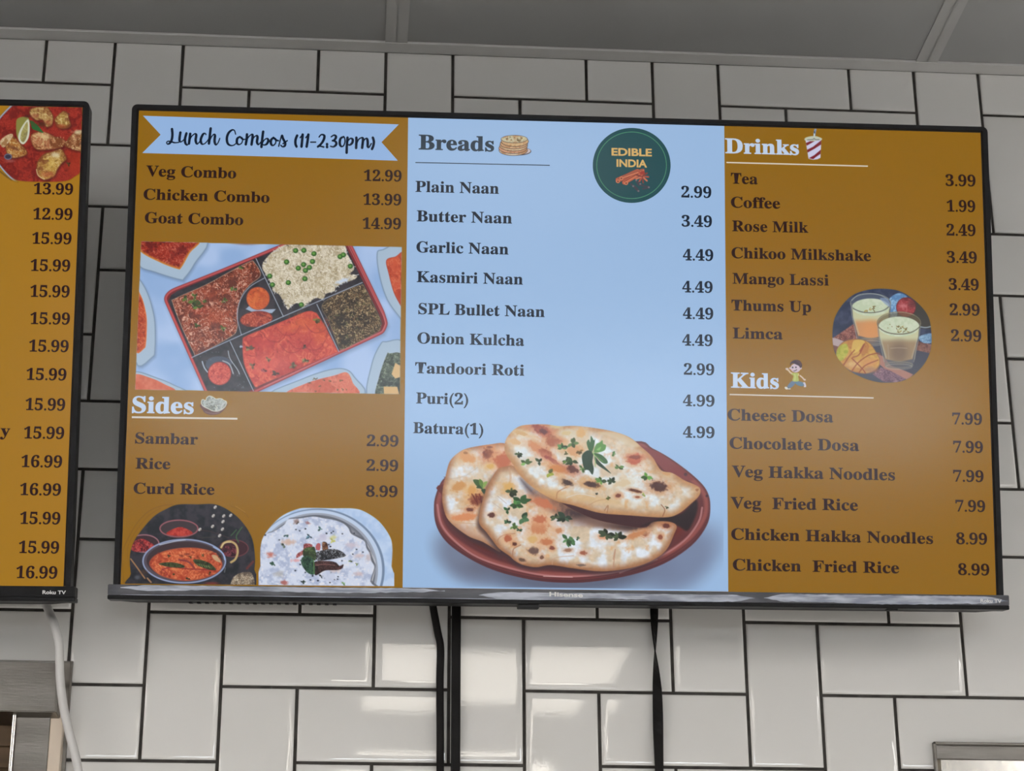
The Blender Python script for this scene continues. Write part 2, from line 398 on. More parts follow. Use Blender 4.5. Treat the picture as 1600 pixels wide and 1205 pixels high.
# ---- the round photograph of a lentil stew
def art_stew():
    p = Paint(187, 784, 401, 917)
    p.clip = sst(-0.5, 0.5, p.sd(np.array([(191, 780), (402, 780), (402, 914.2), (188, 912.2)]), (slice(0, p.h), slice(0, p.w))))
    p.frame(185, 780, 7.27)
    g = (118, 78, 30)
    p.line([(60, 960), (45, 640), (95, 480), (200, 290), (330, 150), (480, 80), (620, 62)], 6, g, al=.8)
    p.line([(120, 760), (105, 560), (190, 380), (330, 200), (480, 105)], 5, g, al=.6)
    p.line([(1270, 80), (1400, 130), (1480, 210)], 5, g, al=.6); p.line([(1330, 80), (1440, 150)], 4, (190, 146, 84), al=.6)
    S = [(680, 62), (900, 60), (1110, 62), (1300, 160), (1430, 290), (1520, 450), (1550, 640), (1545, 800), (1500, 1000), (180, 1000), (142, 850), (130, 650), (170, 500), (250, 370), (400, 200), (550, 110)]
    keep = p.clip
    p.poly(S, cloud((34, 35, 41), (52, 50, 57), 9, 3))
    p.clip = keep * sst(-0.6, 0.6, p.sd(crom(p.t(S), 5), (slice(0, p.h), slice(0, p.w))))
    ra = random.Random(8)
    p.line([(880, 350), (1050, 370), (1250, 440)], 10, (70, 52, 52), al=.6); p.line([(920, 440), (1100, 430)], 7, (80, 76, 60), al=.5)
    p.ell(688, 335, 215, 95, (60, 50, 54)); p.ell(688, 335, 215, 95, (142, 84, 92), ring=2.0)
    p.poly([(545, 395), (600, 350), (700, 318), (790, 345), (845, 390), (760, 418), (640, 418)], curry((178, 60, 50), (150, 40, 38), (200, 84, 70), 3, 5, .6))
    p.ell(290, 505, 170, 98, (58, 40, 46)); p.ell(290, 505, 170, 98, (150, 104, 112), ring=1.8)
    p.poly([(165, 500), (240, 455), (300, 460), (390, 510), (400, 560), (300, 595), (160, 590)], curry((150, 44, 46), (70, 26, 34), (190, 90, 84), 3, 7, 1))
    p.ell(1320, 560, 150, 90, (60, 34, 42)); p.ell(1310, 560, 165, 95, (130, 60, 66), ring=1.4, al=.7)
    p.ell(1265, 590, 95, 62, curry((90, 40, 50), (40, 24, 32), (150, 80, 90), 2.4, 9, 1))
    p.line([(1168, 550), (1200, 500), (1270, 482), (1335, 520), (1355, 600), (1330, 680), (1280, 718)], 24, (182, 156, 106)); p.line([(1170, 545), (1205, 498), (1275, 490)], 9, (206, 186, 140))
    p.line([(1405, 320), (1340, 420), (1365, 490)], 13, (62, 92, 62)); p.line([(1340, 350), (1280, 415)], 11, (60, 92, 60))
    for x, y in [(1100, 92), (1078, 190), (1196, 192), (1188, 256), (1070, 310), (1182, 342), (1150, 415), (1275, 185), (925, 345)]:
        p.ell(x, y, 22, 14, (184, 178, 172), ang=-50); p.ell(x + 8, y + 6, 10, 8, (120, 112, 104), al=.6)
    # pan
    p.ell(750, 720, 478, 258, (40, 42, 52)); p.ell(748, 706, 468, 246, (78, 70, 80)); p.ell(752, 700, 430, 215, (60, 46, 50))
    p.poly([(350, 740), (400, 650), (520, 590), (700, 555), (900, 555), (1080, 600), (1160, 680), (1180, 760), (1120, 840), (960, 905), (760, 930), (560, 900), (430, 840)],
           curry((190, 88, 54), (158, 60, 40), (226, 150, 104), 7, 11, .7, (150, 70, 50), 3))
    p.ell(748, 706, 468, 246, (140, 152, 184), ring=2.2); p.line([(470, 520), (640, 480), (760, 465)], 10, (190, 198, 214), al=.8); p.line([(1080, 545), (1180, 610), (1208, 690)], 12, (150, 176, 216), al=.9)
    for i in range(26): p.blob(ra.uniform(420, 1120), ra.uniform(600, 890), ra.uniform(12, 40), ra.uniform(8, 18), ra.choice([(120, 40, 34), (214, 130, 80), (96, 40, 34), (200, 100, 60)]), ang=ra.uniform(-30, 30), al=.7)
    p.line([(500, 800), (620, 770), (760, 790), (960, 800), (1100, 800)], 16, (128, 40, 44), al=.8); p.line([(690, 690), (790, 710), (860, 780)], 22, (104, 44, 56), al=.7)
    p.line([(500, 800), (560, 850), (520, 870)], 12, (140, 44, 44), al=.8)
    for L in ([(460, 738), (530, 720), (640, 722), (740, 752), (745, 780), (640, 778), (540, 765)], [(850, 690), (930, 690), (1040, 730), (1110, 800), (1060, 808), (960, 780), (880, 740)]):
        p.poly(L, cloud((38, 44, 30), (66, 74, 44), 3, 2))
    for i in range(6): p.line([(890 + i * 26, 735 + i * 5), (905 + i * 26, 760 + i * 4)], 6, (130, 150, 90), al=.8)
    for x, y in [(570, 650), (820, 655), (965, 640), (1150, 650), (1040, 840), (790, 905), (620, 850)]: p.herb(x, y, 28, int(x), (70, 66, 40), 5)
    p.poly([(1060, 640), (1110, 640), (1160, 700), (1150, 720), (1090, 690)], (190, 170, 130), al=.8)
    p.line([(140, 680), (200, 760), (300, 900)], 15, (150, 110, 76)); p.line([(330, 900), (370, 945)], 18, (146, 112, 84))
    p.poly([(1300, 900), (1360, 850), (1440, 830), (1520, 850), (1530, 1000), (1290, 1000)], curry((142, 124, 104), (92, 80, 70), (190, 180, 160), 3, 17, 1))
    p.line([(1460, 790), (1530, 710)], 26, (92, 46, 44)); p.blob(1060, 960, 90, 20, (120, 50, 44)); p.line([(1215, 780), (1205, 830)], 12, (90, 92, 96))
    p.blob(215, 890, 34, 26, (84, 86, 94)); p.blob(290, 830, 50, 30, (80, 56, 46), al=.6)
    return p

# ---- the photograph of curd rice in a steel bowl
def art_curd():
    p = Paint(404, 790, 616, 919)
    p.clip = sst(-0.5, 0.5, p.sd(np.array([(400, 780), (620, 780), (620, 916.2), (400, 914.2)]), (slice(0, p.h), slice(0, p.w))))
    p.frame(400, 780, 6.667)
    S = [(60, 980), (48, 700), (50, 500), (95, 365), (250, 190), (430, 105), (560, 92), (800, 96), (1010, 98), (1130, 130), (1280, 230), (1390, 380), (1420, 500), (1412, 700), (1392, 980)]
    p.poly(S, cloud((164, 188, 222), (186, 204, 230), 10, 3))
    keep = p.clip; p.clip = keep * sst(-0.6, 0.6, p.sd(crom(p.t(S), 5), (slice(0, p.h), slice(0, p.w))))
    p.ell(640, 740, 700, 640, (112, 130, 156)); p.ell(630, 740, 684, 626, (184, 200, 224)); p.ell(630, 745, 640, 600, (150, 156, 170))
    p.ell(625, 750, 620, 585, lambda X, Y, d: mixc((104, 108, 118), (148, 148, 156), sst(0, 9, d)))
    p.line([(1130, 420), (1200, 560), (1240, 690), (1200, 880)], 14, (206, 206, 212), al=.7)
    R = [(40, 980), (40, 480), (100, 370), (180, 340), (290, 270), (330, 215), (400, 205), (470, 200), (600, 182), (700, 200), (800, 215), (900, 250), (960, 300), (990, 360), (1060, 400), (1130, 440), (1150, 510), (1180, 560), (1200, 640), (1232, 700), (1220, 760), (1190, 860), (1200, 980)]
    p.poly([(x + 16, y - 14) for x, y in R], (86, 90, 100), al=.7)
    def rice(X, Y, d):
        n = fbm(X / 9, Y / 9, 4); m = fbm(X / 3.2, Y / 3.2, 9, 2)
        c = mixc((166, 176, 202), (204, 211, 228), sst(0.28, 0.6, n * 0.7 + m * 0.3))
        return c + (np.array((226, 222, 226)) - c) * (0.6 * sst(0.62, 0.8, m))[..., None]
    p.poly(R, rice)
    ra = random.Random(3)
    for x, y, rx, ry, c in [(150, 580, 40, 26, (190, 100, 80)), (340, 450, 70, 30, (196, 160, 140)), (420, 235, 30, 24, (130, 100, 92)), (540, 248, 22, 14, (140, 90, 90)), (420, 640, 50, 20, (214, 150, 150)), (1000, 480, 60, 30, (200, 186, 196)), (1080, 590, 50, 26, (200, 180, 182)), (290, 870, 46, 26, (160, 80, 70)), (240, 780, 50, 30, (170, 168, 168)), (800, 400, 36, 26, (200, 196, 130)), (820, 740, 60, 26, (196, 180, 180)), (1170, 610, 30, 40, (186, 172, 176)), (700, 400, 60, 40, (190, 186, 206)), (1070, 780, 50, 24, (200, 178, 178))]:
        p.blob(x, y, rx, ry, c, al=.8, rag=.6)
    for x, y, r, c in [(290, 480, 40, (96, 108, 96)), (185, 675, 42, (60, 92, 76)), (670, 312, 38, (70, 100, 98)), (560, 390, 52, (96, 130, 150)), (315, 375, 40, (80, 110, 110)), (980, 650, 26, (150, 170, 110)), (1050, 675, 26, (150, 172, 110)), (915, 880, 28, (110, 150, 90)), (800, 430, 40, (170, 170, 100)), (490, 870, 34, (50, 66, 60)), (680, 805, 30, (60, 66, 70)), (430, 245, 26, (90, 80, 74))]:
        p.herb(x, y, r, int(x * 3 + y), c, 5)
    for i in range(46):
        x, y = ra.choice([(515, 310), (545, 325), (455, 330), (120, 385), (95, 375), (415, 420), (900, 362), (735, 358), (785, 352), (1020, 410), (1090, 425), (1048, 525), (410, 745), (392, 782), (310, 825), (645, 850), (770, 870), (590, 800), (780, 768), (460, 682), (775, 495)]) if i < 30 else (ra.uniform(100, 1150), ra.uniform(300, 880))
        p.ell(x, y, 9, 7, (44, 48, 60), al=.9)
    # chillies and leaves in the middle
    p.poly([(500, 470), (560, 465), (590, 490), (540, 540), (470, 590), (420, 615), (430, 570), (490, 530)], curry((150, 76, 76), (110, 48, 50), (206, 150, 150), 3, 3, .8))
    p.poly([(640, 462), (670, 470), (665, 530), (635, 530), (620, 500)], (170, 90, 94)); p.poly([(690, 455), (730, 450), (750, 490), (745, 580), (700, 560)], curry((110, 70, 50), (60, 40, 34), (170, 130, 90), 3, 5, .8))
    p.poly([(620, 560), (780, 520), (880, 540), (935, 590), (860, 615), (740, 635), (640, 640)], curry((56, 54, 56), (30, 32, 36), (170, 176, 186), 3, 6, 1))
    p.poly([(600, 660), (740, 645), (830, 660), (870, 695), (910, 680), (900, 720), (850, 740), (720, 745), (640, 790), (610, 780)], curry((64, 40, 40), (36, 26, 28), (130, 90, 86), 4, 7, .6))
    p.line([(620, 690), (720, 680), (820, 690)], 9, (140, 96, 92), al=.7)
    p.poly([(500, 520), (570, 500), (615, 510), (620, 640), (540, 600), (490, 590)], curry((66, 84, 50), (40, 52, 36), (110, 130, 80), 4, 8, .7))
    p.poly([(480, 610), (530, 590), (590, 620), (615, 700), (605, 785), (540, 770), (490, 710), (470, 660)], curry((44, 74, 56), (28, 46, 40), (90, 130, 100), 4, 9, .6))
    p.line([(600, 640), (605, 780)], 7, (110, 150, 80), al=.8)
    p.poly([(690, 770), (760, 755), (820, 790), (815, 840), (740, 860), (690, 820)], (190, 196, 216), al=.8)
    return p

# ---- the plate of flatbreads
def art_naan():
    p = Paint(640, 656, 1131, 922, bg=(150, 181, 218))
    p.clip = sst(-0.5, 0.5, p.sd(np.array([(600, 640), (1135, 640), (1135, 921.8), (600, 915.6)]), (slice(0, p.h), slice(0, p.w))))
    p.frame(670, 650, 4.461)
    p.blob(960, 1070, 700, 190, (88, 92, 112), al=.9, pw=.55, cover=True)
    p.blob(1780, 1010, 330, 190, (104, 112, 138), ang=-42, al=.75, pw=.8, cover=True); p.blob(240, 980, 240, 170, (88, 84, 98), ang=38, al=.6, pw=.8, cover=True)
    plate = [(180, 440), (108, 462), (62, 540), (36, 650), (58, 780), (140, 895), (300, 1005), (480, 1085), (700, 1140), (900, 1162), (1120, 1158), (1400, 1112), (1640, 1030), (1830, 905), (1935, 770), (1962, 650), (1935, 545), (1850, 450), (1700, 335), (1560, 255), (1430, 205), (900, 300)]
    p.poly(plate, (84, 44, 48)); p.poly([(x, y - 18) for x, y in plate], (112, 54, 54), grow=-1)
    def rimf(X, Y, d): return mixc((92, 44, 46), (138, 72, 68), sst(1, 5, d) * sst(13, 7, d))
    rim = [(x, y - 28) for x, y in plate]
    p.poly(rim, rimf)
    p.line([(60, 620), (90, 760), (190, 880), (340, 985), (560, 1060), (800, 1110), (1040, 1118), (1340, 1082), (1600, 985), (1780, 870), (1880, 740), (1905, 640)], 13, (176, 118, 116), al=.85)
    p.line([(1330, 1095), (1590, 1000)], 8, (206, 160, 156), al=.7); p.line([(800, 1118), (1000, 1124)], 7, (214, 170, 166), al=.7)
    inn = [(118, 470), (92, 560), (100, 680), (180, 800), (340, 915), (560, 1000), (800, 1050), (1060, 1060), (1340, 1020), (1580, 930), (1760, 800), (1840, 680), (1850, 590), (1800, 480), (1640, 370), (1450, 270), (900, 400)]
    p.poly(inn, lambda X, Y, d: mixc((96, 38, 36), (62, 30, 34), sst(0, 14, d)))
    p.blob(1760, 700, 90, 160, (112, 40, 34), ang=30, al=.8); p.blob(1690, 640, 120, 60, (36, 22, 26), ang=-25, al=.95)
    p.poly([(1480, 770), (1640, 706), (1760, 680), (1860, 588), (1872, 650), (1842, 740), (1800, 800), (1740, 770), (1640, 735)], (34, 20, 24), aa=2.5, al=.95)
    p.poly([(1480, 210), (1600, 250), (1760, 360), (1850, 450), (1790, 450), (1640, 380)], (122, 56, 56), smooth=False); p.ell(1790, 408, 12, 12, (70, 28, 34)); p.ell(1938, 558, 9, 9, (60, 34, 44))
    def dough(seed, hi=(216, 222, 230), mid=(204, 184, 158), edge=(158, 108, 74), ew=12):
        def f(X, Y, d):
            n = fbm(X / 16, Y / 16, seed); m = fbm(X / 4, Y / 4, seed + 3)
            c = mixc(mid, hi, sst(0.35, 0.65, n)); c = mixc((186, 150, 112), c, 1 - 0.0 * n) if False else c
            c = c + (np.array((206, 150, 96)) - c) * (0.55 * sst(0.62, 0.85, fbm(X / 11 + 5, Y / 11, seed + 7)))[..., None]
            k = sst(0, ew, d)[..., None]
            c = np.array(edge, float) * (1 - k) + c * k
            m2 = fbm(X / 7 + 3, Y / 5, seed + 17)
            return c * (0.90 + 0.10 * m[..., None] + 0.10 * m2[..., None])
        return f
    def char(x, y, rx, ry, ang=0, dk=(74, 42, 38), halo=(200, 138, 84), s=1):
        p.blob(x, y, rx * 1.9, ry * 1.9, halo, ang, .75, rag=.35, seed=s); p.blob(x, y, rx, ry, dk, ang, .92, pw=.5, rag=.45, seed=s + 1)
    N1 = [(118, 415), (145, 320), (200, 262), (270, 226), (420, 200), (540, 196), (620, 300), (600, 400), (430, 480), (380, 640), (370, 770), (440, 850), (500, 950), (380, 880), (270, 835), (140, 730), (98, 620), (96, 520)]
    p.poly([(x + 10, y + 40) for x, y in N1], (60, 46, 52), aa=6, al=.7); p.poly(N1, dough(3))
    full = p.clip
    def on(Q): p.clip = full * sst(-0.6, 0.6, p.sd(crom(p.t(Q), 5), (slice(0, p.h), slice(0, p.w))))
    on(N1)
    p.blob(300, 810, 190, 50, (190, 150, 126), ang=24, al=.6)
    for a in [(265, 290, 55, 36, 10, (206, 146, 94), (212, 176, 136)), (255, 258, 18, 12, 0, (150, 100, 60), (206, 150, 100)), (410, 262, 36, 42, 0, (106, 50, 42), (196, 120, 80)), (425, 218, 20, 10, 0, (130, 74, 56), (206, 150, 100)), (520, 310, 62, 60, 0, (178, 94, 62), (210, 140, 90)), (425, 352, 26, 16, 0, (206, 160, 86), (214, 180, 130)), (205, 495, 52, 34, -20, (194, 138, 80), (206, 170, 130)), (330, 580, 52, 50, 10, (120, 56, 40), (206, 140, 80)), (300, 520, 30, 30, 0, (206, 150, 84), (214, 170, 110)), (250, 705, 88, 26, -6, (206, 130, 84), (212, 160, 116)), (285, 655, 26, 13, 0, (96, 52, 46), (190, 120, 80))]:
        char(*a[:5], dk=a[5], halo=a[6], s=int(a[0]))
    p.line([(140, 440), (250, 420), (340, 360)], 6, (180, 166, 156), al=.5); p.line([(110, 700), (200, 742), (340, 752)], 6, (190, 150, 120), al=.6)
    p.clip = full
    for i, (dx, dy) in enumerate([(-60, -40), (-20, -45), (30, -30), (-40, 10), (10, 50), (-5, -5)]):
        p.poly([(375, 510), (375 + dx * .5 - dy * .3, 490 + dy * .5 + dx * .3), (375 + dx * 1.1, 490 + dy * 1.1), (375 + dx * .5 + dy * .3, 490 + dy * .5 - dx * .3)], [(58, 84, 40), (92, 124, 58), (130, 156, 80), (48, 70, 40), (44, 66, 38), (70, 100, 48)][i])
    for i in range(8): p.line([(300 + i * 9, 545 + (i % 3) * 16), (316 + i * 8, 566 + (i % 4) * 17)], 8, (96, 36, 30), al=.8)
    N2 = [(596, 352), (540, 352), (480, 372), (430, 450), (385, 560), (356, 670), (352, 750), (400, 810), (440, 862), (490, 925), (560, 975), (600, 1010), (660, 1040), (750, 1055), (850, 1040), (1000, 1062), (1200, 1084), (1400, 1062), (1550, 1012), (1655, 935), (1712, 820), (1728, 770), (1700, 745), (1640, 735), (1560, 742), (1500, 780), (1330, 760), (1100, 700), (850, 560), (700, 430)]
    p.poly([(x - 12, y + 26) for x, y in N2], (58, 44, 50), aa=5, al=.75); p.poly(N2, dough(13, ew=14))
    on(N2)
    p.poly([(640, 440), (760, 540), (900, 600), (1060, 660), (1300, 720), (1560, 735), (1450, 800), (1300, 790), (1080, 750), (900, 690), (720, 560)], (58, 42, 46), aa=7, al=.92)
    p.blob(1130, 740, 240, 44, (150, 116, 100), al=.6)
    p.line([(500, 925), (480, 870), (520, 832), (600, 820)], 7, (164, 116, 88), al=.8); p.line([(585, 990), (590, 930), (640, 900)], 8, (160, 112, 84), al=.8)
    p.line([(860, 1035), (880, 990), (1010, 975)], 6, (190, 150, 124), al=.6); p.line([(1285, 1000), (1300, 930), (1285, 1060)], 7, (176, 128, 104), al=.7); p.line([(1560, 800), (1420, 800), (1500, 850)], 6, (150, 96, 72), al=.5)
    p.line([(560, 365), (570, 430), (560, 480)], 16, (190, 150, 120), al=.6); p.line([(480, 560), (540, 610)], 7, (170, 150, 140), al=.5); p.line([(440, 600), (520, 660)], 6, (176, 156, 146), al=.5)
    for a in [(550, 855, 34, 24, 0, (170, 90, 62), (214, 160, 120)), (440, 692, 28, 17, 0, (82, 46, 40), (214, 176, 140)), (600, 893, 17, 13, 0, (84, 48, 42), (200, 140, 100)), (732, 938, 38, 27, 0, (96, 72, 68), (200, 150, 106)), (648, 1004, 24, 13, 20, (96, 74, 62), (196, 150, 120)), (785, 988, 14, 15, 0, (110, 74, 60), (196, 150, 120)), (765, 778, 66, 52, -20, (192, 122, 84), (214, 168, 130)), (775, 722, 50, 28, 0, (184, 104, 72), (212, 160, 120)), (725, 862, 40, 26, 0, (206, 166, 106), (214, 180, 140)), (820, 880, 44, 24, 0, (186, 112, 74), (212, 160, 120)), (860, 922, 18, 15, 0, (120, 64, 54), (206, 150, 110)), (905, 800, 28, 18, 0, (190, 130, 92), (210, 160, 120)), (970, 938, 26, 12, 0, (150, 110, 90), (200, 160, 130)), (1075, 955, 24, 16, 0, (150, 86, 66), (206, 160, 130)), (1060, 1040, 38, 9, 3, (110, 92, 84), (190, 150, 120)), (1505, 818, 24, 20, 0, (110, 52, 44), (200, 130, 90)), (1615, 845, 18, 20, 0, (134, 72, 54), (200, 140, 100)), (1655, 768, 30, 16, 0, (92, 46, 40), (186, 116, 78)), (1440, 830, 74, 18, -18, (190, 126, 84), (206, 160, 120)), (800, 610, 90, 30, 22, (190, 110, 76), (200, 140, 104)), (1220, 845, 40, 20, 0, (210, 150, 116), (214, 180, 150)), (560, 500, 40, 40, 0, (206, 160, 90), (206, 170, 130))]:
        char(*a[:5], dk=a[5], halo=a[6], s=int(a[0]))
    for (x, y, r, s, c) in [(575, 525, 52, 1, (62, 76, 44)), (640, 600, 74, 2, (70, 124, 66)), (610, 620, 50, 12, (86, 140, 72)), (548, 660, 38, 3, (52, 92, 50)), (655, 715, 60, 4, (70, 104, 70)), (548, 745, 32, 5, (56, 90, 60)), (590, 770, 34, 6, (96, 130, 70)), (950, 710, 66, 7, (62, 84, 64)), (885, 710, 40, 17, (70, 84, 60)), (965, 860, 66, 8, (76, 112, 70)), (1000, 872, 44, 18, (66, 100, 64)), (1240, 830, 70, 9, (62, 74, 54)), (1320, 848, 56, 10, (70, 84, 58)), (630, 795, 22, 11, (60, 96, 66)), (1035, 855, 20, 13, (66, 90, 66))]:
        p.herb(x, y, r, s, c, 7)
    p.clip = full
    N3 = [(690, 62), (620, 78), (560, 130), (530, 190), (536, 262), (590, 345), (640, 420), (740, 510), (880, 590), (1000, 622), (1060, 640), (1200, 678), (1400, 694), (1640, 708), (1740, 682), (1830, 610), (1885, 555), (1890, 505), (1850, 478), (1780, 448), (1700, 400), (1620, 380), (1560, 290), (1480, 215), (1400, 150), (1290, 110), (1150, 84), (1020, 70), (900, 72), (820, 60)]
    p.poly(N3, dough(23, hi=(214, 220, 222), ew=17, edge=(178, 130, 86)))
    on(N3)
    p.poly([(1290, 110), (1400, 150), (1470, 210), (1400, 215), (1300, 160), (1180, 120)], (206, 190, 160), al=.7, aa=3)
    p.blob(1000, 560, 500, 34, (206, 166, 112), ang=8, al=.6)
    p.line([(890, 575), (900, 530), (960, 498)], 7, (170, 120, 84), al=.8); p.line([(960, 570), (1050, 545), (1160, 565)], 6, (214, 210, 206), al=.6); p.line([(1225, 660), (1250, 625), (1240, 690)], 7, (150, 100, 66), al=.7); p.line([(1630, 700), (1645, 655), (1620, 620)], 7, (130, 80, 52), al=.8)
    p.line([(1120, 620), (1180, 590), (1260, 580)], 6, (176, 130, 90), al=.5)
    for a in [(780, 95, 70, 30, 24, (132, 58, 50), (196, 124, 92)), (870, 165, 52, 28, 30, (110, 46, 38), (196, 120, 80)), (870, 185, 60, 34, 0, (160, 90, 64), (204, 150, 106)), (800, 110, 30, 18, 20, (92, 44, 44), (170, 90, 70)), (600, 180, 44, 22, 10, (206, 166, 120), (214, 190, 160)), (640, 120, 56, 14, 14, (196, 156, 106), (214, 190, 150)), (740, 215, 60, 26, 34, (196, 128, 84), (206, 160, 120)), (810, 260, 50, 30, 36, (150, 78, 56), (204, 140, 100)), (880, 325, 86, 14, 34, (140, 64, 60), (200, 130, 100)), (905, 370, 70, 26, 16, (196, 126, 74), (206, 150, 100)), (1000, 372, 42, 24, 20, (86, 44, 38), (180, 110, 80)), (965, 465, 44, 20, 16, (56, 38, 36), (190, 140, 96)), (1135, 478, 54, 22, 8, (58, 36, 34), (196, 140, 84)), (1320, 556, 22, 14, 0, (110, 56, 44), (200, 140, 96)), (1440, 522, 46, 10, 12, (86, 50, 42), (196, 140, 96)), (1455, 566, 20, 8, 0, (140, 80, 58), (200, 150, 110)), (1605, 492, 62, 34, 14, (66, 36, 34), (190, 130, 84)), (1435, 306, 52, 40, 0, (176, 84, 62), (206, 158, 116)), (1440, 288, 44, 14, 0, (130, 60, 46), (190, 110, 80)), (1060, 120, 42, 32, 0, (206, 160, 104), (206, 186, 156)), (1010, 240, 60, 42, 0, (204, 150, 104), (210, 180, 140)), (890, 72, 30, 10, 0, (200, 176, 120), (200, 190, 160)), (960, 120, 36, 16, 0, (200, 176, 130), (206, 196, 170)), (1870, 515, 12, 10, 0, (150, 96, 62), (200, 160, 120)), (1660, 400, 30, 20, 0, (196, 150, 100), (206, 180, 146)), (1350, 470, 60, 24, -10, (206, 184, 150), (212, 200, 176))]:
        char(*a[:5], dk=a[5], halo=a[6], s=int(a[0]))
    for (x, y, r, s, c) in [(625, 265, 34, 1, (58, 76, 42)), (675, 330, 46, 2, (110, 146, 80)), (770, 320, 40, 3, (60, 76, 48)), (840, 400, 44, 4, (140, 146, 60)), (930, 225, 46, 5, (80, 120, 66)), (1000, 190, 50, 6, (96, 120, 70)), (1000, 320, 54, 7, (70, 100, 50)), (960, 320, 30, 17, (84, 110, 50)), (1070, 365, 40, 8, (86, 120, 60)), (1200, 455, 48, 9, (90, 130, 60)), (1275, 460, 44, 10, (46, 66, 38)), (1325, 358, 34, 11, (110, 146, 80)), (1520, 425, 46, 12, (96, 150, 60)), (1285, 265, 26, 13, (80, 120, 66)), (1660, 635, 18, 14, (80, 80, 40)), (1165, 548, 18, 15, (60, 60, 40)), (1250, 570, 22, 16, (90, 96, 50)), (1500, 550, 20, 18, (140, 150, 80)), (960, 260, 20, 19, (90, 96, 50)), (1050, 250, 30, 20, (120, 96, 60))]:
        p.herb(x, y, r, s, c, 6)
    p.clip = full
    # parsley sprig
    G1, G2, G3 = (60, 96, 56), (92, 140, 72), (40, 62, 44)
    def leaf(pts, c): p.poly(pts, c, smooth=True)
    leaf([(1120, 250), (1100, 190), (1115, 165), (1125, 185), (1130, 140), (1150, 170), (1158, 165), (1150, 220), (1135, 255)], G1)
    leaf([(1150, 250), (1165, 200), (1190, 185), (1210, 170), (1215, 195), (1235, 205), (1225, 240), (1180, 255)], G2)
    leaf([(1170, 235), (1200, 215), (1190, 240)], (130, 176, 100))
    leaf([(1070, 270), (1110, 240), (1145, 265), (1140, 320), (1150, 370), (1140, 410), (1115, 380), (1085, 370), (1070, 320)], G3)
    leaf([(1150, 260), (1200, 270), (1240, 305), (1245, 330), (1215, 330), (1180, 300)], G1)
    leaf([(1155, 280), (1190, 320), (1270, 400), (1225, 375), (1180, 345), (1160, 320)], G3)
    p.line([(1145, 250), (1160, 300), (1160, 355)], 6, (140, 180, 110), al=.8); p.line([(1140, 260), (1190, 300), (1215, 320)], 5, (120, 166, 90), al=.7)
    return p

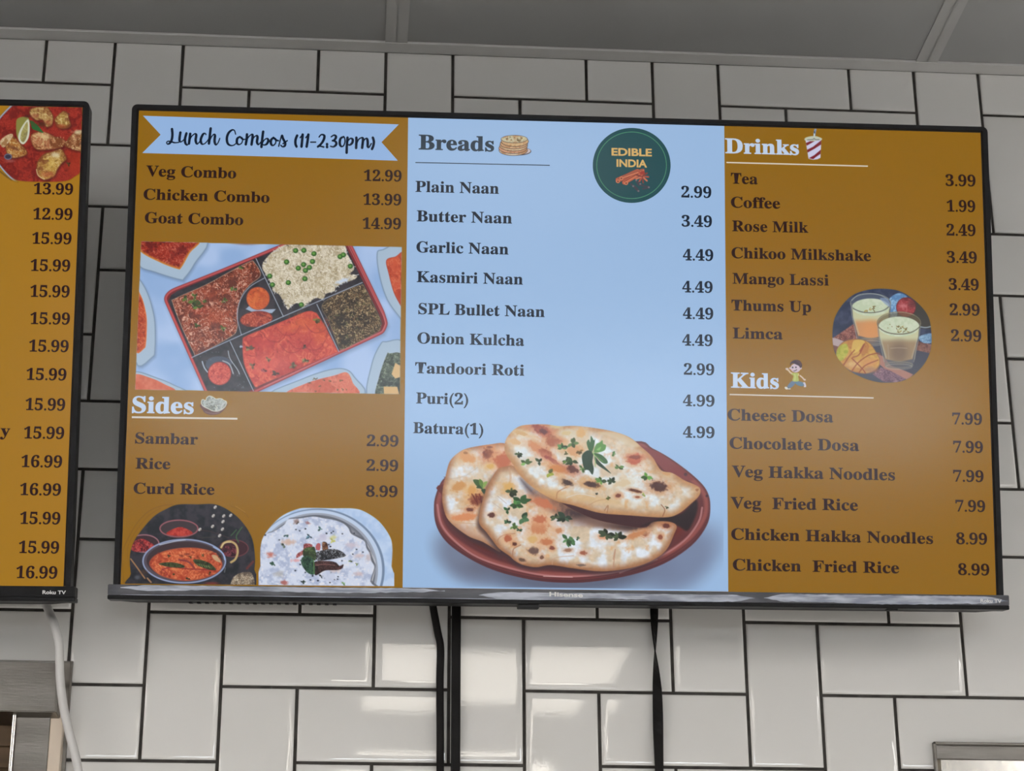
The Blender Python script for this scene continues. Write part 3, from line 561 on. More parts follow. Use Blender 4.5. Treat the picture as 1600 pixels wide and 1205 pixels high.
# ---- the round photograph of two glasses and a mango
def art_drinks():
    p = Paint(1298, 449, 1459, 602)
    p.frame(1290, 440, 7.089)
    S = [(480, 90), (640, 80), (800, 100), (930, 165), (1060, 280), (1140, 400), (1170, 560), (1165, 740), (1100, 900), (980, 1030), (850, 1100), (700, 1120), (560, 1110), (400, 1060), (240, 970), (130, 840), (82, 700), (78, 520), (110, 380), (200, 240), (320, 140)]
    p.poly(S, cloud((40, 48, 72), (58, 64, 88), 7, 3))
    p.clip = sst(-0.6, 0.6, p.sd(crom(p.t(S), 5), (slice(0, p.h), slice(0, p.w))))
    p.blob(240, 560, 160, 90, (36, 44, 66), al=.8)
    p.poly([(700, 200), (800, 130), (900, 165), (860, 260), (800, 330), (780, 420), (715, 420), (720, 280)], curry((116, 156, 192), (84, 124, 168), (170, 200, 220), 5, 5, .8))
    p.poly([(940, 260), (1000, 200), (1060, 260), (1180, 420), (1180, 520), (960, 480)], (56, 52, 46), aa=2)
    p.ell(890, 285, 110, 110, curry((150, 56, 60), (110, 36, 40), (196, 110, 110), 7, 6, .5, (90, 30, 34), 2)); p.blob(860, 270, 46, 26, (206, 130, 130), al=.6); p.blob(960, 240, 50, 60, (90, 46, 46), al=.7)
    # boards
    p.poly([(80, 640), (320, 470), (420, 600), (700, 620), (1180, 740), (1180, 1130), (80, 1130)], (62, 62, 74), smooth=False, aa=2)
    p.poly([(60, 640), (310, 470), (380, 560), (360, 640), (180, 660)], curry((132, 78, 70), (96, 56, 54), (170, 120, 104), 2.4, 7, 1), smooth=False)
    p.poly([(60, 620), (120, 630), (260, 690), (260, 740), (140, 740), (60, 700)], (168, 148, 146), smooth=False); p.poly([(70, 700), (200, 740), (600, 790), (640, 860), (560, 1000), (200, 960)], (110, 72, 62), smooth=False)
    p.poly([(1020, 660), (1180, 700), (1180, 800), (1000, 760)], curry((120, 78, 66), (90, 56, 50), (150, 104, 88), 5, 8, .6), smooth=False)
    p.poly([(560, 800), (640, 830), (720, 930), (880, 990), (970, 1030), (910, 1090), (700, 1010), (600, 920)], (158, 110, 96), smooth=False)
    p.poly([(520, 1030), (610, 950), (720, 990), (880, 1075), (840, 1120), (640, 1110)], curry((112, 78, 92), (86, 60, 76), (150, 116, 124), 2.4, 9, 1), smooth=False)
    p.poly([(1030, 620), (1100, 585), (1180, 580), (1180, 670), (1080, 680)], curry((116, 150, 180), (84, 116, 150), (160, 190, 210), 4, 2, .7)); p.line([(1040, 500), (1110, 510), (1180, 495)], 10, (150, 164, 170))
    def glass(cx, top, rx, ry, fill, fcol, foot, bw, mid):
        # body
        body = [(cx - rx, top), (cx - rx + 10, top + 120), (cx - bw - 16, foot - 60), (cx - bw + 10, foot - 10), (cx, foot + 12), (cx + bw - 10, foot - 10), (cx + bw + 16, foot - 60), (cx + rx - 10, top + 120), (cx + rx, top)]
        p.poly(body, (104, 104, 104), smooth=False, al=.55)
        liq = [(cx - rx + 16, fill), (cx - rx + 26, fill + 110), (cx - bw, foot - 90), (cx, foot - 60), (cx + bw, foot - 90), (cx + rx - 26, fill + 110), (cx + rx - 16, fill)]
        p.poly(liq, lambda X, Y, d: mixc((188, 188, 150), mid, sst(p.t((0, fill + 110))[0][1], p.t((0, fill + 190))[0][1], Y)), smooth=False)
        p.blob(cx, (foot + fill) / 2 + 60, bw * .75, (foot - fill) * .3, fcol, al=.75)
        p.line([(cx - rx + 34, fill + 120), (cx - bw + 6, foot - 110)], 16, (176, 180, 160), al=.5); p.line([(cx + rx - 34, fill + 120), (cx + bw - 6, foot - 110)], 10, (186, 186, 170), al=.4)
        p.ell(cx, fill, rx - 14, ry * .92, cloud((182, 194, 164), (196, 204, 180), 5, 3))
        p.line([(cx - rx, top), (cx - rx + 12, top + 130), (cx - bw - 14, foot - 60)], 6, (150, 150, 140), al=.8, smooth=False); p.line([(cx + rx, top), (cx + rx - 12, top + 130), (cx + bw + 14, foot - 60)], 6, (140, 140, 130), al=.8, smooth=False)
        p.ell(cx, foot - 25, bw, 34, (120, 116, 104), ring=2, al=.8); p.ell(cx, foot - 6, bw - 6, 30, (164, 158, 146), ring=1, al=.6)
    p.ell(500, 235, 215, 100, (70, 78, 96))
    glass(500, 240, 222, 105, 285, (206, 140, 84), 690, 140, (192, 136, 88))
    p.ell(498, 240, 222, 105, (120, 126, 122), ring=1.3); p.line([(300, 300), (400, 340), (520, 346), (640, 320), (715, 260)], 6, (70, 66, 60)); p.line([(290, 210), (360, 150), (480, 134), (600, 150), (690, 200)], 5, (170, 176, 172), al=.9)
    p.poly([(600, 190), (680, 190), (715, 250), (700, 280)], (130, 150, 180), al=.7)
    p.ell(812, 458, 232, 112, (96, 84, 60), al=.7)
    glass(812, 460, 240, 120, 500, (108, 88, 72), 950, 150, (150, 126, 96))
    p.ell(812, 460, 240, 122, (110, 104, 84), ring=1.3); p.line([(585, 510), (680, 565), (812, 585), (950, 565), (1045, 500)], 6, (74, 70, 56)); p.line([(640, 370), (740, 345), (860, 342), (980, 370)], 4, (160, 150, 110), al=.9)
    p.line([(720, 740), (810, 735), (900, 740)], 7, (176, 160, 136), al=.6)
    for x in (690, 1000): p.line([(x, 700), (x + (10 if x < 800 else -14), 860)], 8, (164, 152, 132), al=.6)
    for cx, cy, q in ((480, 300, 1), (820, 520, 2)):
        ra = random.Random(q)
        for i in range(22 if q == 2 else 14):
            x, y, a = cx + ra.uniform(-60, 90) * (1 if q == 2 else .7), cy + ra.uniform(-40, 40) * (1 if q == 2 else .7), ra.uniform(0, 3.1)
            p.line([(x, y), (x + 20 * math.cos(a), y + 18 * math.sin(a))], 7, ra.choice([(122, 96, 30), (150, 126, 50), (96, 78, 36)]))
    for x, y in [(690, 515), (712, 475), (735, 500)]: p.ell(x, y, 5, 5, (120, 96, 50))
    # mango
    M = [(115, 790), (140, 720), (210, 660), (330, 635), (430, 650), (500, 690), (560, 780), (600, 860), (590, 940), (520, 1000), (430, 1022), (300, 1000), (210, 950), (140, 880)]
    p.poly(M, curry((190, 146, 66), (170, 112, 56), (212, 184, 96), 10, 4, .3, (130, 90, 60), 2))
    p.poly([(118, 800), (150, 720), (230, 690), (250, 780), (190, 870), (140, 870)], cloud((146, 150, 50), (180, 170, 70), 5, 5)); p.poly([(320, 650), (430, 660), (400, 740), (300, 800), (290, 720)], (204, 172, 84), al=.8)
    p.blob(480, 900, 110, 60, (196, 130, 76), al=.7); p.blob(300, 920, 90, 50, (206, 166, 110), al=.7); p.blob(500, 980, 90, 40, (150, 104, 84), al=.7)
    for L in ([(190, 940), (260, 830), (320, 760)], [(290, 850), (400, 960), (440, 1015)], [(285, 1000), (360, 900), (470, 820), (570, 795)], [(370, 1010), (440, 930), (580, 870)], [(300, 840), (370, 810), (430, 690)], [(380, 770), (420, 700)]): p.line(L, 13, (132, 62, 36), al=.85)
    return p

# ---- the round photograph of chicken in red gravy (on the other screen)
def art_chicken():
    p = Paint(-14, 160, 130, 286)
    p.clip = sst(-0.5, 0.5, p.sd(np.array([(-20, 163.5), (129, 167.7), (125.5, 290), (-20, 290)]), (slice(0, p.h), slice(0, p.w))))
    p.frame(0, 160, 7.53)
    p.blob(60, 880, 150, 30, (110, 84, 40), ang=45, al=.5); p.line([(-60, 760), (60, 860), (140, 915)], 6, (92, 66, 34))
    S = [(-90, 500), (-80, 330), (0, 200), (120, 70), (220, 0), (500, -40), (850, 0), (960, 60), (1000, 200), (1010, 600), (960, 800), (880, 870), (770, 925), (500, 935), (250, 925), (150, 890), (40, 780), (-40, 660)]
    ck = p.clip; p.clip = ck * sst(30, 16, p.X); p.poly(S, (150, 156, 172), grow=2.6); p.poly(S, (70, 60, 70), grow=.4); p.clip = ck
    p.poly(S, curry((140, 40, 30), (108, 28, 24), (176, 62, 46), 6, 5, .55))
    p.clip = p.clip * sst(-0.6, 0.6, p.sd(crom(p.t(S), 5), (slice(0, p.h), slice(0, p.w))) + 2.6)
    p.blob(880, 700, 110, 180, (160, 50, 26), al=.6, rag=.5)
    def chick(pts, seed, base=(160, 116, 62)):
        p.poly([(x + 6, y + 16) for x, y in pts], (70, 22, 22), aa=2.5, al=.7)
        p.poly(pts, curry(base, (116, 66, 36), (206, 186, 130), 6, seed, .8, (110, 60, 34), 2.5))
    chick([(345, 100), (400, 60), (540, 50), (600, 110), (630, 180), (610, 270), (540, 290), (500, 210), (430, 215), (360, 160)], 1, (166, 130, 76))
    p.blob(560, 240, 50, 34, (156, 70, 46), al=.6, rag=.4); p.blob(410, 160, 50, 26, (150, 80, 56), al=.6)
    chick([(640, 210), (690, 140), (750, 100), (800, 130), (815, 200), (835, 270), (780, 310), (690, 300)], 2, (156, 120, 60)); p.blob(720, 280, 60, 26, (150, 66, 40), al=.7)
    chick([(360, 400), (420, 350), (540, 350), (640, 400), (760, 440), (760, 500), (700, 540), (560, 560), (440, 560), (380, 500)], 3, (166, 104, 70))
    p.blob(520, 400, 90, 30, (204, 180, 130), ang=10, al=.7, rag=.6)
    chick([(760, 500), (850, 370), (960, 320), (1010, 330), (1000, 560), (900, 570), (820, 540)], 4, (170, 120, 84)); p.blob(920, 350, 60, 26, (206, 200, 160), al=.7, rag=.5)
    chick([(60, 440), (140, 390), (240, 480), (320, 580), (290, 630), (150, 660), (90, 620), (60, 530)], 5, (160, 104, 50)); p.poly([(0, 460), (60, 400), (130, 370), (150, 400), (60, 520), (20, 520)], curry((190, 160, 120), (150, 110, 70), (214, 200, 170), 5, 8, .7))
    p.blob(170, 540, 70, 20, (90, 44, 30), ang=20, al=.7)
    chick([(430, 800), (440, 700), (510, 610), (600, 580), (720, 550), (760, 600), (785, 670), (730, 720), (680, 790), (640, 870), (530, 915), (460, 880)], 6, (170, 130, 60))
    p.blob(560, 850, 90, 40, (166, 80, 50), al=.6, rag=.5); p.blob(650, 620, 60, 36, (206, 196, 160), al=.8, rag=.5); p.blob(590, 720, 50, 60, (200, 170, 90), al=.6, rag=.6)
    p.line([(430, 790), (450, 860), (520, 905)], 10, (200, 170, 120))
    for i in range(30):
        q = random.Random(i); x, y = q.uniform(640, 960), q.uniform(400, 560) ; p.line([(x, y), (x + q.uniform(-24, 24), y + q.uniform(-16, 16))], 7, q.choice([(206, 180, 130), (120, 60, 40), (190, 140, 96)]), al=.8)
    # lemon, herb
    p.poly([(190, 240), (210, 190), (280, 170), (340, 190), (345, 300), (330, 420), (280, 490), (230, 460), (195, 380)], (128, 124, 60)); p.poly([(330, 200), (350, 300), (335, 420), (280, 492), (235, 470), (215, 400), (250, 300)], (198, 198, 176)); p.poly([(320, 230), (328, 330), (310, 420), (275, 470), (240, 430), (260, 330)], curry((150, 140, 80), (120, 110, 70), (190, 186, 140), 5, 9, .5))
    p.poly([(370, 240), (420, 250), (470, 300), (510, 360), (450, 340), (380, 310)], (40, 92, 44)); p.poly([(350, 215), (400, 230), (420, 290), (370, 270)], (56, 80, 40)); p.blob(490, 260, 60, 30, (60, 40, 24), al=.7); p.blob(320, 165, 40, 20, (70, 34, 30), al=.7)
    p.ell(95, 640, 46, 36, (50, 44, 60)); p.ell(95, 640, 40, 30, (110, 110, 130), ring=1.2); p.herb(810, 730, 40, 3, (70, 60, 30), 5); p.herb(810, 135, 16, 4, (60, 60, 50), 4); p.blob(120, 690, 60, 20, (150, 130, 130), al=.3)
    return p

# ---- small clip-art pictures
def art_pancakes():
    p = Paint(776, 207, 832, 248, 1.6, bg=(150, 181, 218)); p.frame(765, 195, 20)
    ol = (62, 50, 50)
    def disc(cx, cy, rx, ry, col, seed):
        p.ell(cx, cy, rx + 14, ry + 14, ol, aa=.45); p.ell(cx, cy - 2, rx, ry, curry(col, (176, 130, 90), (214, 200, 160), 3, seed, .5), aa=.45)
    p.ell(900, 830, 400, 130, ol, aa=.45); p.ell(900, 820, 380, 112, (192, 178, 180), aa=.45)
    for i, (cx, cy, c) in enumerate([(740, 800, (196, 180, 160)), (730, 735, (196, 140, 110)), (750, 660, (196, 166, 130)), (760, 590, (200, 160, 122)), (790, 520, (196, 160, 116))]):
        disc(cx, cy, 440 - i * 6, 158, c, i)
    disc(770, 450, 405, 112, (186, 180, 150), 8)
    for x, y, r in [(640, 385, 26), (775, 405, 24), (540, 440, 40), (680, 470, 26), (900, 480, 46), (1000, 420, 36)]: p.blob(x, y, r, r * .7, (96, 74, 48), al=.8)
    p.line([(880, 420), (860, 480), (930, 520), (980, 460)], 22, (110, 84, 50), aa=.4); p.line([(1010, 460), (1060, 430)], 16, (214, 200, 140), aa=.4)
    return p
def art_cup():
    p = Paint(1256, 201, 1287, 251, 1.6); p.frame(1240, 195, 18.54)
    p.clip = sst(-0.4, 0.4, p.Y - (201.0 + (p.X - 1256) * 0.026))
    p.line([(635, 120), (610, 220), (600, 330)], 60, (120, 140, 170), aa=.5); p.line([(600, 200), (605, 240)], 30, (60, 70, 90), aa=.4); p.line([(600, 270), (597, 320)], 34, (196, 206, 206), aa=.4)
    p.poly([(325, 395), (420, 350), (560, 330), (680, 340), (815, 395), (790, 450), (560, 470), (340, 460)], (186, 190, 172), aa=.5)
    p.line([(400, 440), (560, 425), (590, 400), (640, 430), (740, 430)], 26, (92, 96, 104), aa=.4, al=.8)
    body = [(345, 455), (560, 475), (800, 445), (790, 700), (775, 960), (690, 1000), (560, 1015), (430, 985)]
    p.poly(body, (196, 196, 220), smooth=False, aa=.5)
    k = p.clip; p.clip = k * sst(-0.4, 0.4, p.sd(p.t(body), (slice(0, p.h), slice(0, p.w))))
    for L in ([(350, 530), (470, 480), (600, 480), (380, 610)], [(380, 730), (560, 640), (800, 450), (800, 570), (600, 700), (400, 810)], [(440, 970), (600, 880), (790, 720), (785, 840), (640, 940), (570, 1000)]): p.poly(L, (118, 34, 44), smooth=False, aa=.5)
    p.clip = k
    return p
def art_boy():
    p = Paint(1224, 560, 1262, 611, 1.6); p.frame(1210, 550, 17.21)
    sk = (196, 176, 186); jn = (92, 112, 136)
    p.line([(320, 455), (390, 510), (430, 560), (500, 590)], 44, (204, 180, 150), aa=.5); p.ell(340, 460, 40, 30, (200, 178, 160), aa=.5)
    p.line([(690, 640), (760, 700), (800, 750)], 36, (204, 180, 160), aa=.5); p.ell(815, 750, 30, 24, (204, 180, 160), aa=.5)
    p.poly([(460, 790), (560, 800), (540, 880), (450, 960), (350, 970), (360, 900)], jn, aa=.5); p.poly([(560, 800), (660, 790), (780, 830), (810, 880), (760, 925), (680, 920), (580, 870)], (84, 114, 134), aa=.5)
    p.line([(350, 970), (400, 1000)], 46, (50, 56, 66), aa=.5); p.ell(320, 975, 50, 34, (206, 200, 186), aa=.5, ang=30); p.ell(400, 995, 40, 16, (200, 196, 180), aa=.5)
    p.poly([(770, 830), (820, 820), (850, 900), (845, 945), (790, 945), (800, 890)], (196, 190, 200), aa=.5)
    p.poly([(455, 590), (520, 565), (640, 570), (668, 620), (640, 660), (650, 785), (490, 785), (510, 650), (460, 615)], (166, 172, 88), aa=.5); p.line([(540, 600), (560, 660), (545, 760)], 34, (190, 196, 110), aa=.5, al=.7); p.line([(650, 590), (640, 640)], 26, (206, 180, 110), aa=.5)
    p.ell(570, 435, 135, 118, sk, aa=.5); p.ell(710, 440, 26, 32, sk, aa=.5); p.ell(420, 440, 24, 30, (190, 170, 176), aa=.5); p.blob(470, 480, 34, 26, (206, 160, 176), al=.6)
    p.poly([(430, 380), (430, 300), (500, 235), (590, 215), (680, 240), (735, 320), (738, 400), (690, 430), (660, 380), (590, 345), (520, 315), (460, 320)], (64, 46, 54), aa=.5); p.line([(600, 250), (690, 290), (700, 360)], 40, (96, 62, 60), aa=.6, al=.6)
    p.ell(490, 420, 22, 24, (54, 52, 62), aa=.4); p.ell(578, 415, 20, 24, (54, 52, 62), aa=.4); p.line([(520, 515), (560, 505), (600, 480)], 20, (60, 44, 54), aa=.4)
    return p
def art_bowl():
    p = Paint(312, 616, 358, 652, 1.6); p.frame(300, 605, 22.86)
    p.poly([(340, 600), (380, 820), (470, 930), (640, 990), (820, 990), (980, 950), (1120, 840), (1230, 680), (1200, 600)], (96, 62, 56), aa=.5)
    p.line([(480, 880), (640, 930), (820, 945), (980, 900)], 26, (140, 112, 104), aa=.5, al=.8)
    W = [(320, 560), (340, 460), (400, 430), (480, 460), (510, 380), (600, 310), (700, 320), (790, 370), (860, 410), (960, 400), (1070, 410), (1140, 460), (1230, 500), (1250, 580), (1200, 700), (1120, 780), (1050, 830), (900, 880), (720, 860), (600, 800), (430, 720), (350, 650)]
    p.poly(W, (196, 196, 184), aa=.5); p.poly(W, curry((162, 168, 164), (120, 124, 116), (206, 204, 196), 4, 3, .8), grow=-1.4, aa=.5)
    p.line([(440, 500), (420, 600), (470, 680)], 24, (196, 208, 206), aa=.5, al=.7); p.line([(700, 740), (800, 680), (900, 620), (1000, 600)], 20, (100, 96, 90), aa=.5, al=.8); p.line([(830, 660), (900, 740)], 26, (206, 206, 190), aa=.5); p.line([(1060, 780), (1080, 640), (1180, 560)], 18, (206, 204, 206), aa=.5)
    return p
def art_spices():
    p = Paint(962, 264, 1018, 303, 1.6, bg=(22, 72, 78)); p.frame(915, 190, 8.607)
    for a, b_, w, c in [((430, 790), (700, 670), 62, (176, 90, 66)), ((520, 820), (760, 680), 56, (184, 96, 68)), ((470, 760), (770, 655), 40, (190, 106, 76))]:
        p.line([a, b_], w + 8, (84, 40, 40), aa=.5); p.line([a, b_], w, c, aa=.5); p.line([(a[0], a[1] - w * .2), (b_[0], b_[1] - w * .2)], 8, (110, 50, 44), aa=.4); p.line([(a[0], a[1] + w * .15), (b_[0], b_[1] + w * .15)], 6, (206, 130, 96), aa=.4)
    for x, y in ((435, 805), (545, 830), (480, 765)): p.ell(x, y, 26, 24, (200, 120, 86), aa=.4); p.ell(x, y, 12, 10, (96, 46, 40), aa=.4)
    for i in range(9):
        a = i * .7; p.line([(760, 740), (760 + 84 * math.cos(a), 745 + 80 * math.sin(a))], 22, [(166, 76, 60), (196, 110, 80), (120, 56, 50)][i % 3], aa=.5)
    p.ell(765, 690, 34, 26, (150, 56, 46), aa=.5)
    for L in ([(610, 840), (660, 890), (700, 930)], [(640, 860), (690, 900), (715, 940)], [(720, 820), (760, 860), (850, 880)], [(770, 905), (850, 890)], [(680, 800), (720, 860)]): p.line(L, 22, (62, 58, 68), aa=.5)
    for x, y in ((640, 870), (735, 840), (850, 885), (710, 935), (680, 790)): p.ell(x, y, 13, 11, (110, 106, 112), aa=.4)
    return p
# ---------------------------------------------------------------- materials of the room
m_tile = mat('glazed_tile', (0.72, 0.71, 0.69), 0.02, spec=0.6)
tint(m_tile, (0.695, 0.685, 0.665), (0.735, 0.725, 0.71), 3.0)
bumpy(m_tile, 300.0, 0.05, 0.0003, 4.0)
m_grout = mat('dark_grout', (0.035, 0.031, 0.028), 0.9); tint(m_grout, (0.024, 0.021, 0.019), (0.055, 0.05, 0.045), 60.0)
m_white = mat('wall_paint', (0.62, 0.61, 0.59), 0.8); tint(m_white, (0.60, 0.59, 0.57), (0.65, 0.64, 0.62), 2.0)
m_floor = mat('floor_tile', (0.56, 0.55, 0.54), 0.5); tint(m_floor, (0.53, 0.52, 0.51), (0.60, 0.59, 0.58), 6.0)
m_ceil = mat('ceiling_panel', (0.37, 0.375, 0.375), 0.75); tint(m_ceil, (0.36, 0.365, 0.365), (0.385, 0.39, 0.39), 5.0)
m_grid = mat('grid_metal', (0.46, 0.46, 0.455), 0.4); tint(m_grid, (0.45, 0.45, 0.445), (0.475, 0.475, 0.47), 8.0)
m_trim = mat('wall_angle_metal', (0.66, 0.655, 0.65), 0.4); tint(m_trim, (0.64, 0.635, 0.63), (0.68, 0.675, 0.67), 8.0)
m_lamp = mat('lit_diffuser', (0.9, 0.9, 0.9), 0.5, emit=(1.0, 0.93, 0.82), es=LAMP_L)
m_lamp3 = mat('far_diffuser', (0.9, 0.9, 0.9), 0.5, emit=(1.0, 0.93, 0.82), es=LAMP_F)
m_fill = mat('fill_diffuser', (0.9, 0.9, 0.9), 0.5, emit=(1.0, 0.965, 0.92), es=LAMP_FILL)
m_glass = mat('window_glass', (1, 1, 1), 0.0); m_glass.node_tree.nodes['Principled BSDF'].inputs['Transmission Weight'].default_value = 1.0
m_glass.node_tree.nodes['Principled BSDF'].inputs['IOR'].default_value = 1.05
m_frame = mat('window_frame_metal', (0.2, 0.2, 0.21), 0.4, 0.7); tint(m_frame, (0.18, 0.18, 0.19), (0.22, 0.22, 0.23), 20.0)

# ---------------------------------------------------------------- the tiled wall
C = 0.082; Z0 = 3.0137; GR = 0.0036
X0, X1, YB, ZC = -4.16, 4.99, -6.60, 2.989
wall = obj('wall_front', boxes('wall_front', [(X0, X1, 0.0026, 0.12, 0.0, 3.2)]), m_grout, kind='structure', label='white tiled wall with dark grout behind the menu screens')

def tile_mesh(w, h):
    rings = [(0.0, 0.0060), (0.0, 0.0016), (0.0007, 0.0007), (0.0022, 0.00026), (0.0060, 0.00007), (0.0066, 0.00001), (0.0074, 0.0)]
    v, f = [], []
    for ins, y in rings:
        a, b = w / 2 - ins, h / 2 - ins
        v += [(-a, y, -b), (a, y, -b), (a, y, b), (-a, y, b)]
    for r in range(len(rings) - 1):
        for k in range(4):
            a, b = r * 4 + k, r * 4 + (k + 1) % 4
            f.append((a, b, b + 4, a + 4))
    n = (len(rings) - 1) * 4
    f.append((n, n + 1, n + 2, n + 3))
    me = mesh('tile', v, f, True); me.materials.append(m_tile)
    bm = bmesh.new(); bm.from_mesh(me); bmesh.ops.recalc_face_normals(bm, faces=bm.faces)
    # make sure the glazed face looks towards the room
    for fc in bm.faces:
        if len(set(round(q.co.y, 6) for q in fc.verts)) == 1 and fc.normal.y > 0: bmesh.ops.reverse_faces(bm, faces=bm.faces[:]); break
    bm.to_mesh(me); bm.free(); me.polygons.foreach_set('use_smooth', [True] * len(me.polygons)); return me

t_h, t_v = tile_mesh(2 * C - GR, C - GR), tile_mesh(C - GR, 2 * C - GR)
rt = random.Random(11)
def place_tile(me, x, z):
    o = obj('tile', me, None, wall, (x, rt.uniform(-0.0002, 0.0003), z))
    o.rotation_euler = (math.radians(rt.gauss(0, 0.07)), 0, math.radians(rt.gauss(0, 0.16)))
far = []
for j in range(0, 36):
    for c in range(-50, 61):
        near = -6 <= c <= 17 and 0 <= j <= 15
        k = (c - (j - 1)) % 4; zb = Z0 - j * C
        if k == 0: me, x, z, w, h = t_h, (c + 1) * C, zb + C / 2, 2 * C - GR, C - GR
        elif k == 3: me, x, z, w, h = t_v, (c + 0.5) * C, zb, C - GR, 2 * C - GR
        else: continue
        if z + h / 2 > 3.06 and k == 3 and j == 0: near = near
        if near: place_tile(me, x, z)
        elif X0 < x - w / 2 and x + w / 2 < X1: far.append((x - w / 2, x + w / 2, 0.0, 0.006, z - h / 2, z + h / 2))
obj('distant_tiles', boxes('distant_tiles', far), m_tile, wall, kind='stuff')

# ---------------------------------------------------------------- the rest of the room
obj('floor', boxes('floor', [(X0, X1, YB, 0.0, -0.1, 0.0)]), m_floor, kind='structure', label='grey floor of the shop')
obj('wall_left', boxes('wall_left', [(X0 - 0.1, X0, YB, 0.0, 0, 3.2)]), m_white, kind='structure')
obj('wall_right', boxes('wall_right', [(X1, X1 + 0.1, YB, 0.0, 0, 3.2)]), m_white, kind='structure')
WX = [(-0.80, 0.02), (0.07, 0.90), (0.95, 1.80), (1.85, 2.70)]; WZ = (2.09, 2.40)
parts = [(X0, X1, YB - 0.15, YB, 0.0, WZ[0]), (X0, X1, YB - 0.15, YB, WZ[1], 3.2), (X0, WX[0][0], YB - 0.15, YB, WZ[0], WZ[1]), (WX[-1][1], X1, YB - 0.15, YB, WZ[0], WZ[1])]
for a, b in zip(WX[:-1], WX[1:]): parts.append((a[1], b[0], YB - 0.15, YB, WZ[0], WZ[1]))
obj('wall_rear', boxes('wall_rear', parts), m_white, kind='structure')
for i, (a, b) in enumerate(WX):
    t = 0.025
    w = obj('window_%d' % (i + 1), boxes('window', [(a, b, YB - 0.09, YB - 0.03, WZ[0], WZ[0] + t), (a, b, YB - 0.09, YB - 0.03, WZ[1] - t, WZ[1]), (a, a + t, YB - 0.09, YB - 0.03, WZ[0], WZ[1]), (b - t, b, YB - 0.09, YB - 0.03, WZ[0], WZ[1])]), m_frame, kind='structure')
    obj('pane', boxes('pane', [(a + t, b - t, YB - 0.063, YB - 0.057, WZ[0] + t, WZ[1] - t)]), m_glass, w)

ceil = obj('ceiling', boxes('ceiling', [(X0, X1, YB, 0.0, 3.08, 3.2)]), m_white, kind='structure', label='suspended ceiling of grey panels in a metal grid')
PITCH = 0.6545; TX = 0.2578; TW = 0.0135
cols = range(-7, 8)
bar = boxes('grid_bar', [(-TW, TW, YB, -0.0225, ZC, ZC + 0.0015), (-0.001, 0.001, YB, -0.0225, ZC, 3.08)])
for c in cols:
    x = TX + c * PITCH
    if X0 < x < X1: obj('grid_bar', bar, m_grid, ceil, (x, 0, 0))
pan = boxes('ceiling_panel', [(-PITCH / 2 + 0.003, PITCH / 2 - 0.003, -PITCH / 2 + 0.003, PITCH / 2 - 0.003, ZC + 0.0016, ZC + 0.012)])
lam = boxes('light_panel', [(-PITCH / 2 + TW, PITCH / 2 - TW, -PITCH / 2 + TW, PITCH / 2 - TW, ZC + 0.0006, ZC + 0.012)])
lamn = boxes('light_panel', [(-PITCH / 2 + TW, PITCH / 2 - TW, -PITCH / 2 + 0.06, PITCH / 2 - TW, ZC + 0.0006, ZC + 0.012)])
fill = boxes('ceiling_panel', [(-PITCH / 2 + 0.003, PITCH / 2 - 0.003, -PITCH / 2 + 0.003, -PITCH / 2 + 0.06, ZC + 0.0016, ZC + 0.012)])
crs = boxes('cross_bar', [(-PITCH / 2 + TW, PITCH / 2 - TW, -TW, TW, ZC, ZC + 0.0015), (-PITCH / 2 + 0.001, PITCH / 2 - 0.001, -0.001, 0.001, ZC + 0.001, 3.08)])
for c in range(-7, 7):
    x = TX + (c + 0.5) * PITCH
    if not (X0 + 0.3 < x < X1 - 0.3): continue
    for r in range(10):
        y = -0.0225 - (r + 0.5) * PITCH
        if (c, r) in LAMP_CELLS and c == 0:
            lo = obj('light_panel', lamn, m_lamp, ceil, (x, y, 0))
            if r == 6: lf = lamn.copy(); lf.materials.clear(); lf.materials.append(m_lamp3); lo.data = lf
            obj('ceiling_panel', fill, m_ceil, ceil, (x, y, 0))
        elif (c, r) in LAMP_CELLS: obj('light_panel', lam, m_fill, ceil, (x, y, 0))  # added out-of-view panel that brightens the wall
        else: obj('ceiling_panel', pan, m_ceil, ceil, (x, y, 0))
        if r: obj('cross_bar', crs, m_grid, ceil, (x, y + PITCH / 2, 0))
# wall angle that carries the panels
obj('trim_1', boxes('trim', [(X0, X1, -0.0225, 0.0, ZC, ZC + 0.0012), (X0, X1, -0.0012, 0.0, ZC, ZC + 0.02), (X0, X1, -0.0242, -0.0224, ZC - 0.0008, ZC + 0.0026)]), m_trim, kind='structure', label='metal wall angle between tiles and ceiling')

# ---------------------------------------------------------------- televisions
m_black = mat('black_plastic', (0.007, 0.007, 0.008), 0.4, spec=0.18); bumpy(m_black, 600, 0.1, 0.0003); tint(m_black, (0.006, 0.006, 0.007), (0.009, 0.009, 0.010), 60.0)
m_satin = mat('dark_satin', (0.014, 0.014, 0.015), 0.5, spec=0.25); tint(m_satin, (0.012, 0.012, 0.013), (0.018, 0.018, 0.02), 40.0)
m_bar = mat('smoked_bar', (0.06, 0.06, 0.07), 0.3, 0.0, 0.4); tint(m_bar, (0.05, 0.05, 0.06), (0.10, 0.10, 0.115), 30.0, mscale=(1, 1, 4))
m_film_sheen = mat('film_painted_sheen', (0.36, 0.39, 0.47), 0.22); tint(m_film_sheen, (0.24, 0.26, 0.33), (0.50, 0.53, 0.62), 26.0, 5.0, 0.38, 0.6, (1, 1, 7)); bumpy(m_film_sheen, 90, 0.5, 0.0008, 3.0, mscale=(1, 1, 5))  # pale blue streaks put the window reflection into the film's colour
m_silver = mat('pale_print', (0.75, 0.75, 0.76), 0.4); m_steelgrey = mat('bracket_steel', (0.06, 0.06, 0.06), 0.5, 0.6); m_silver2 = mat('faint_print', (0.42, 0.43, 0.47), 0.4)
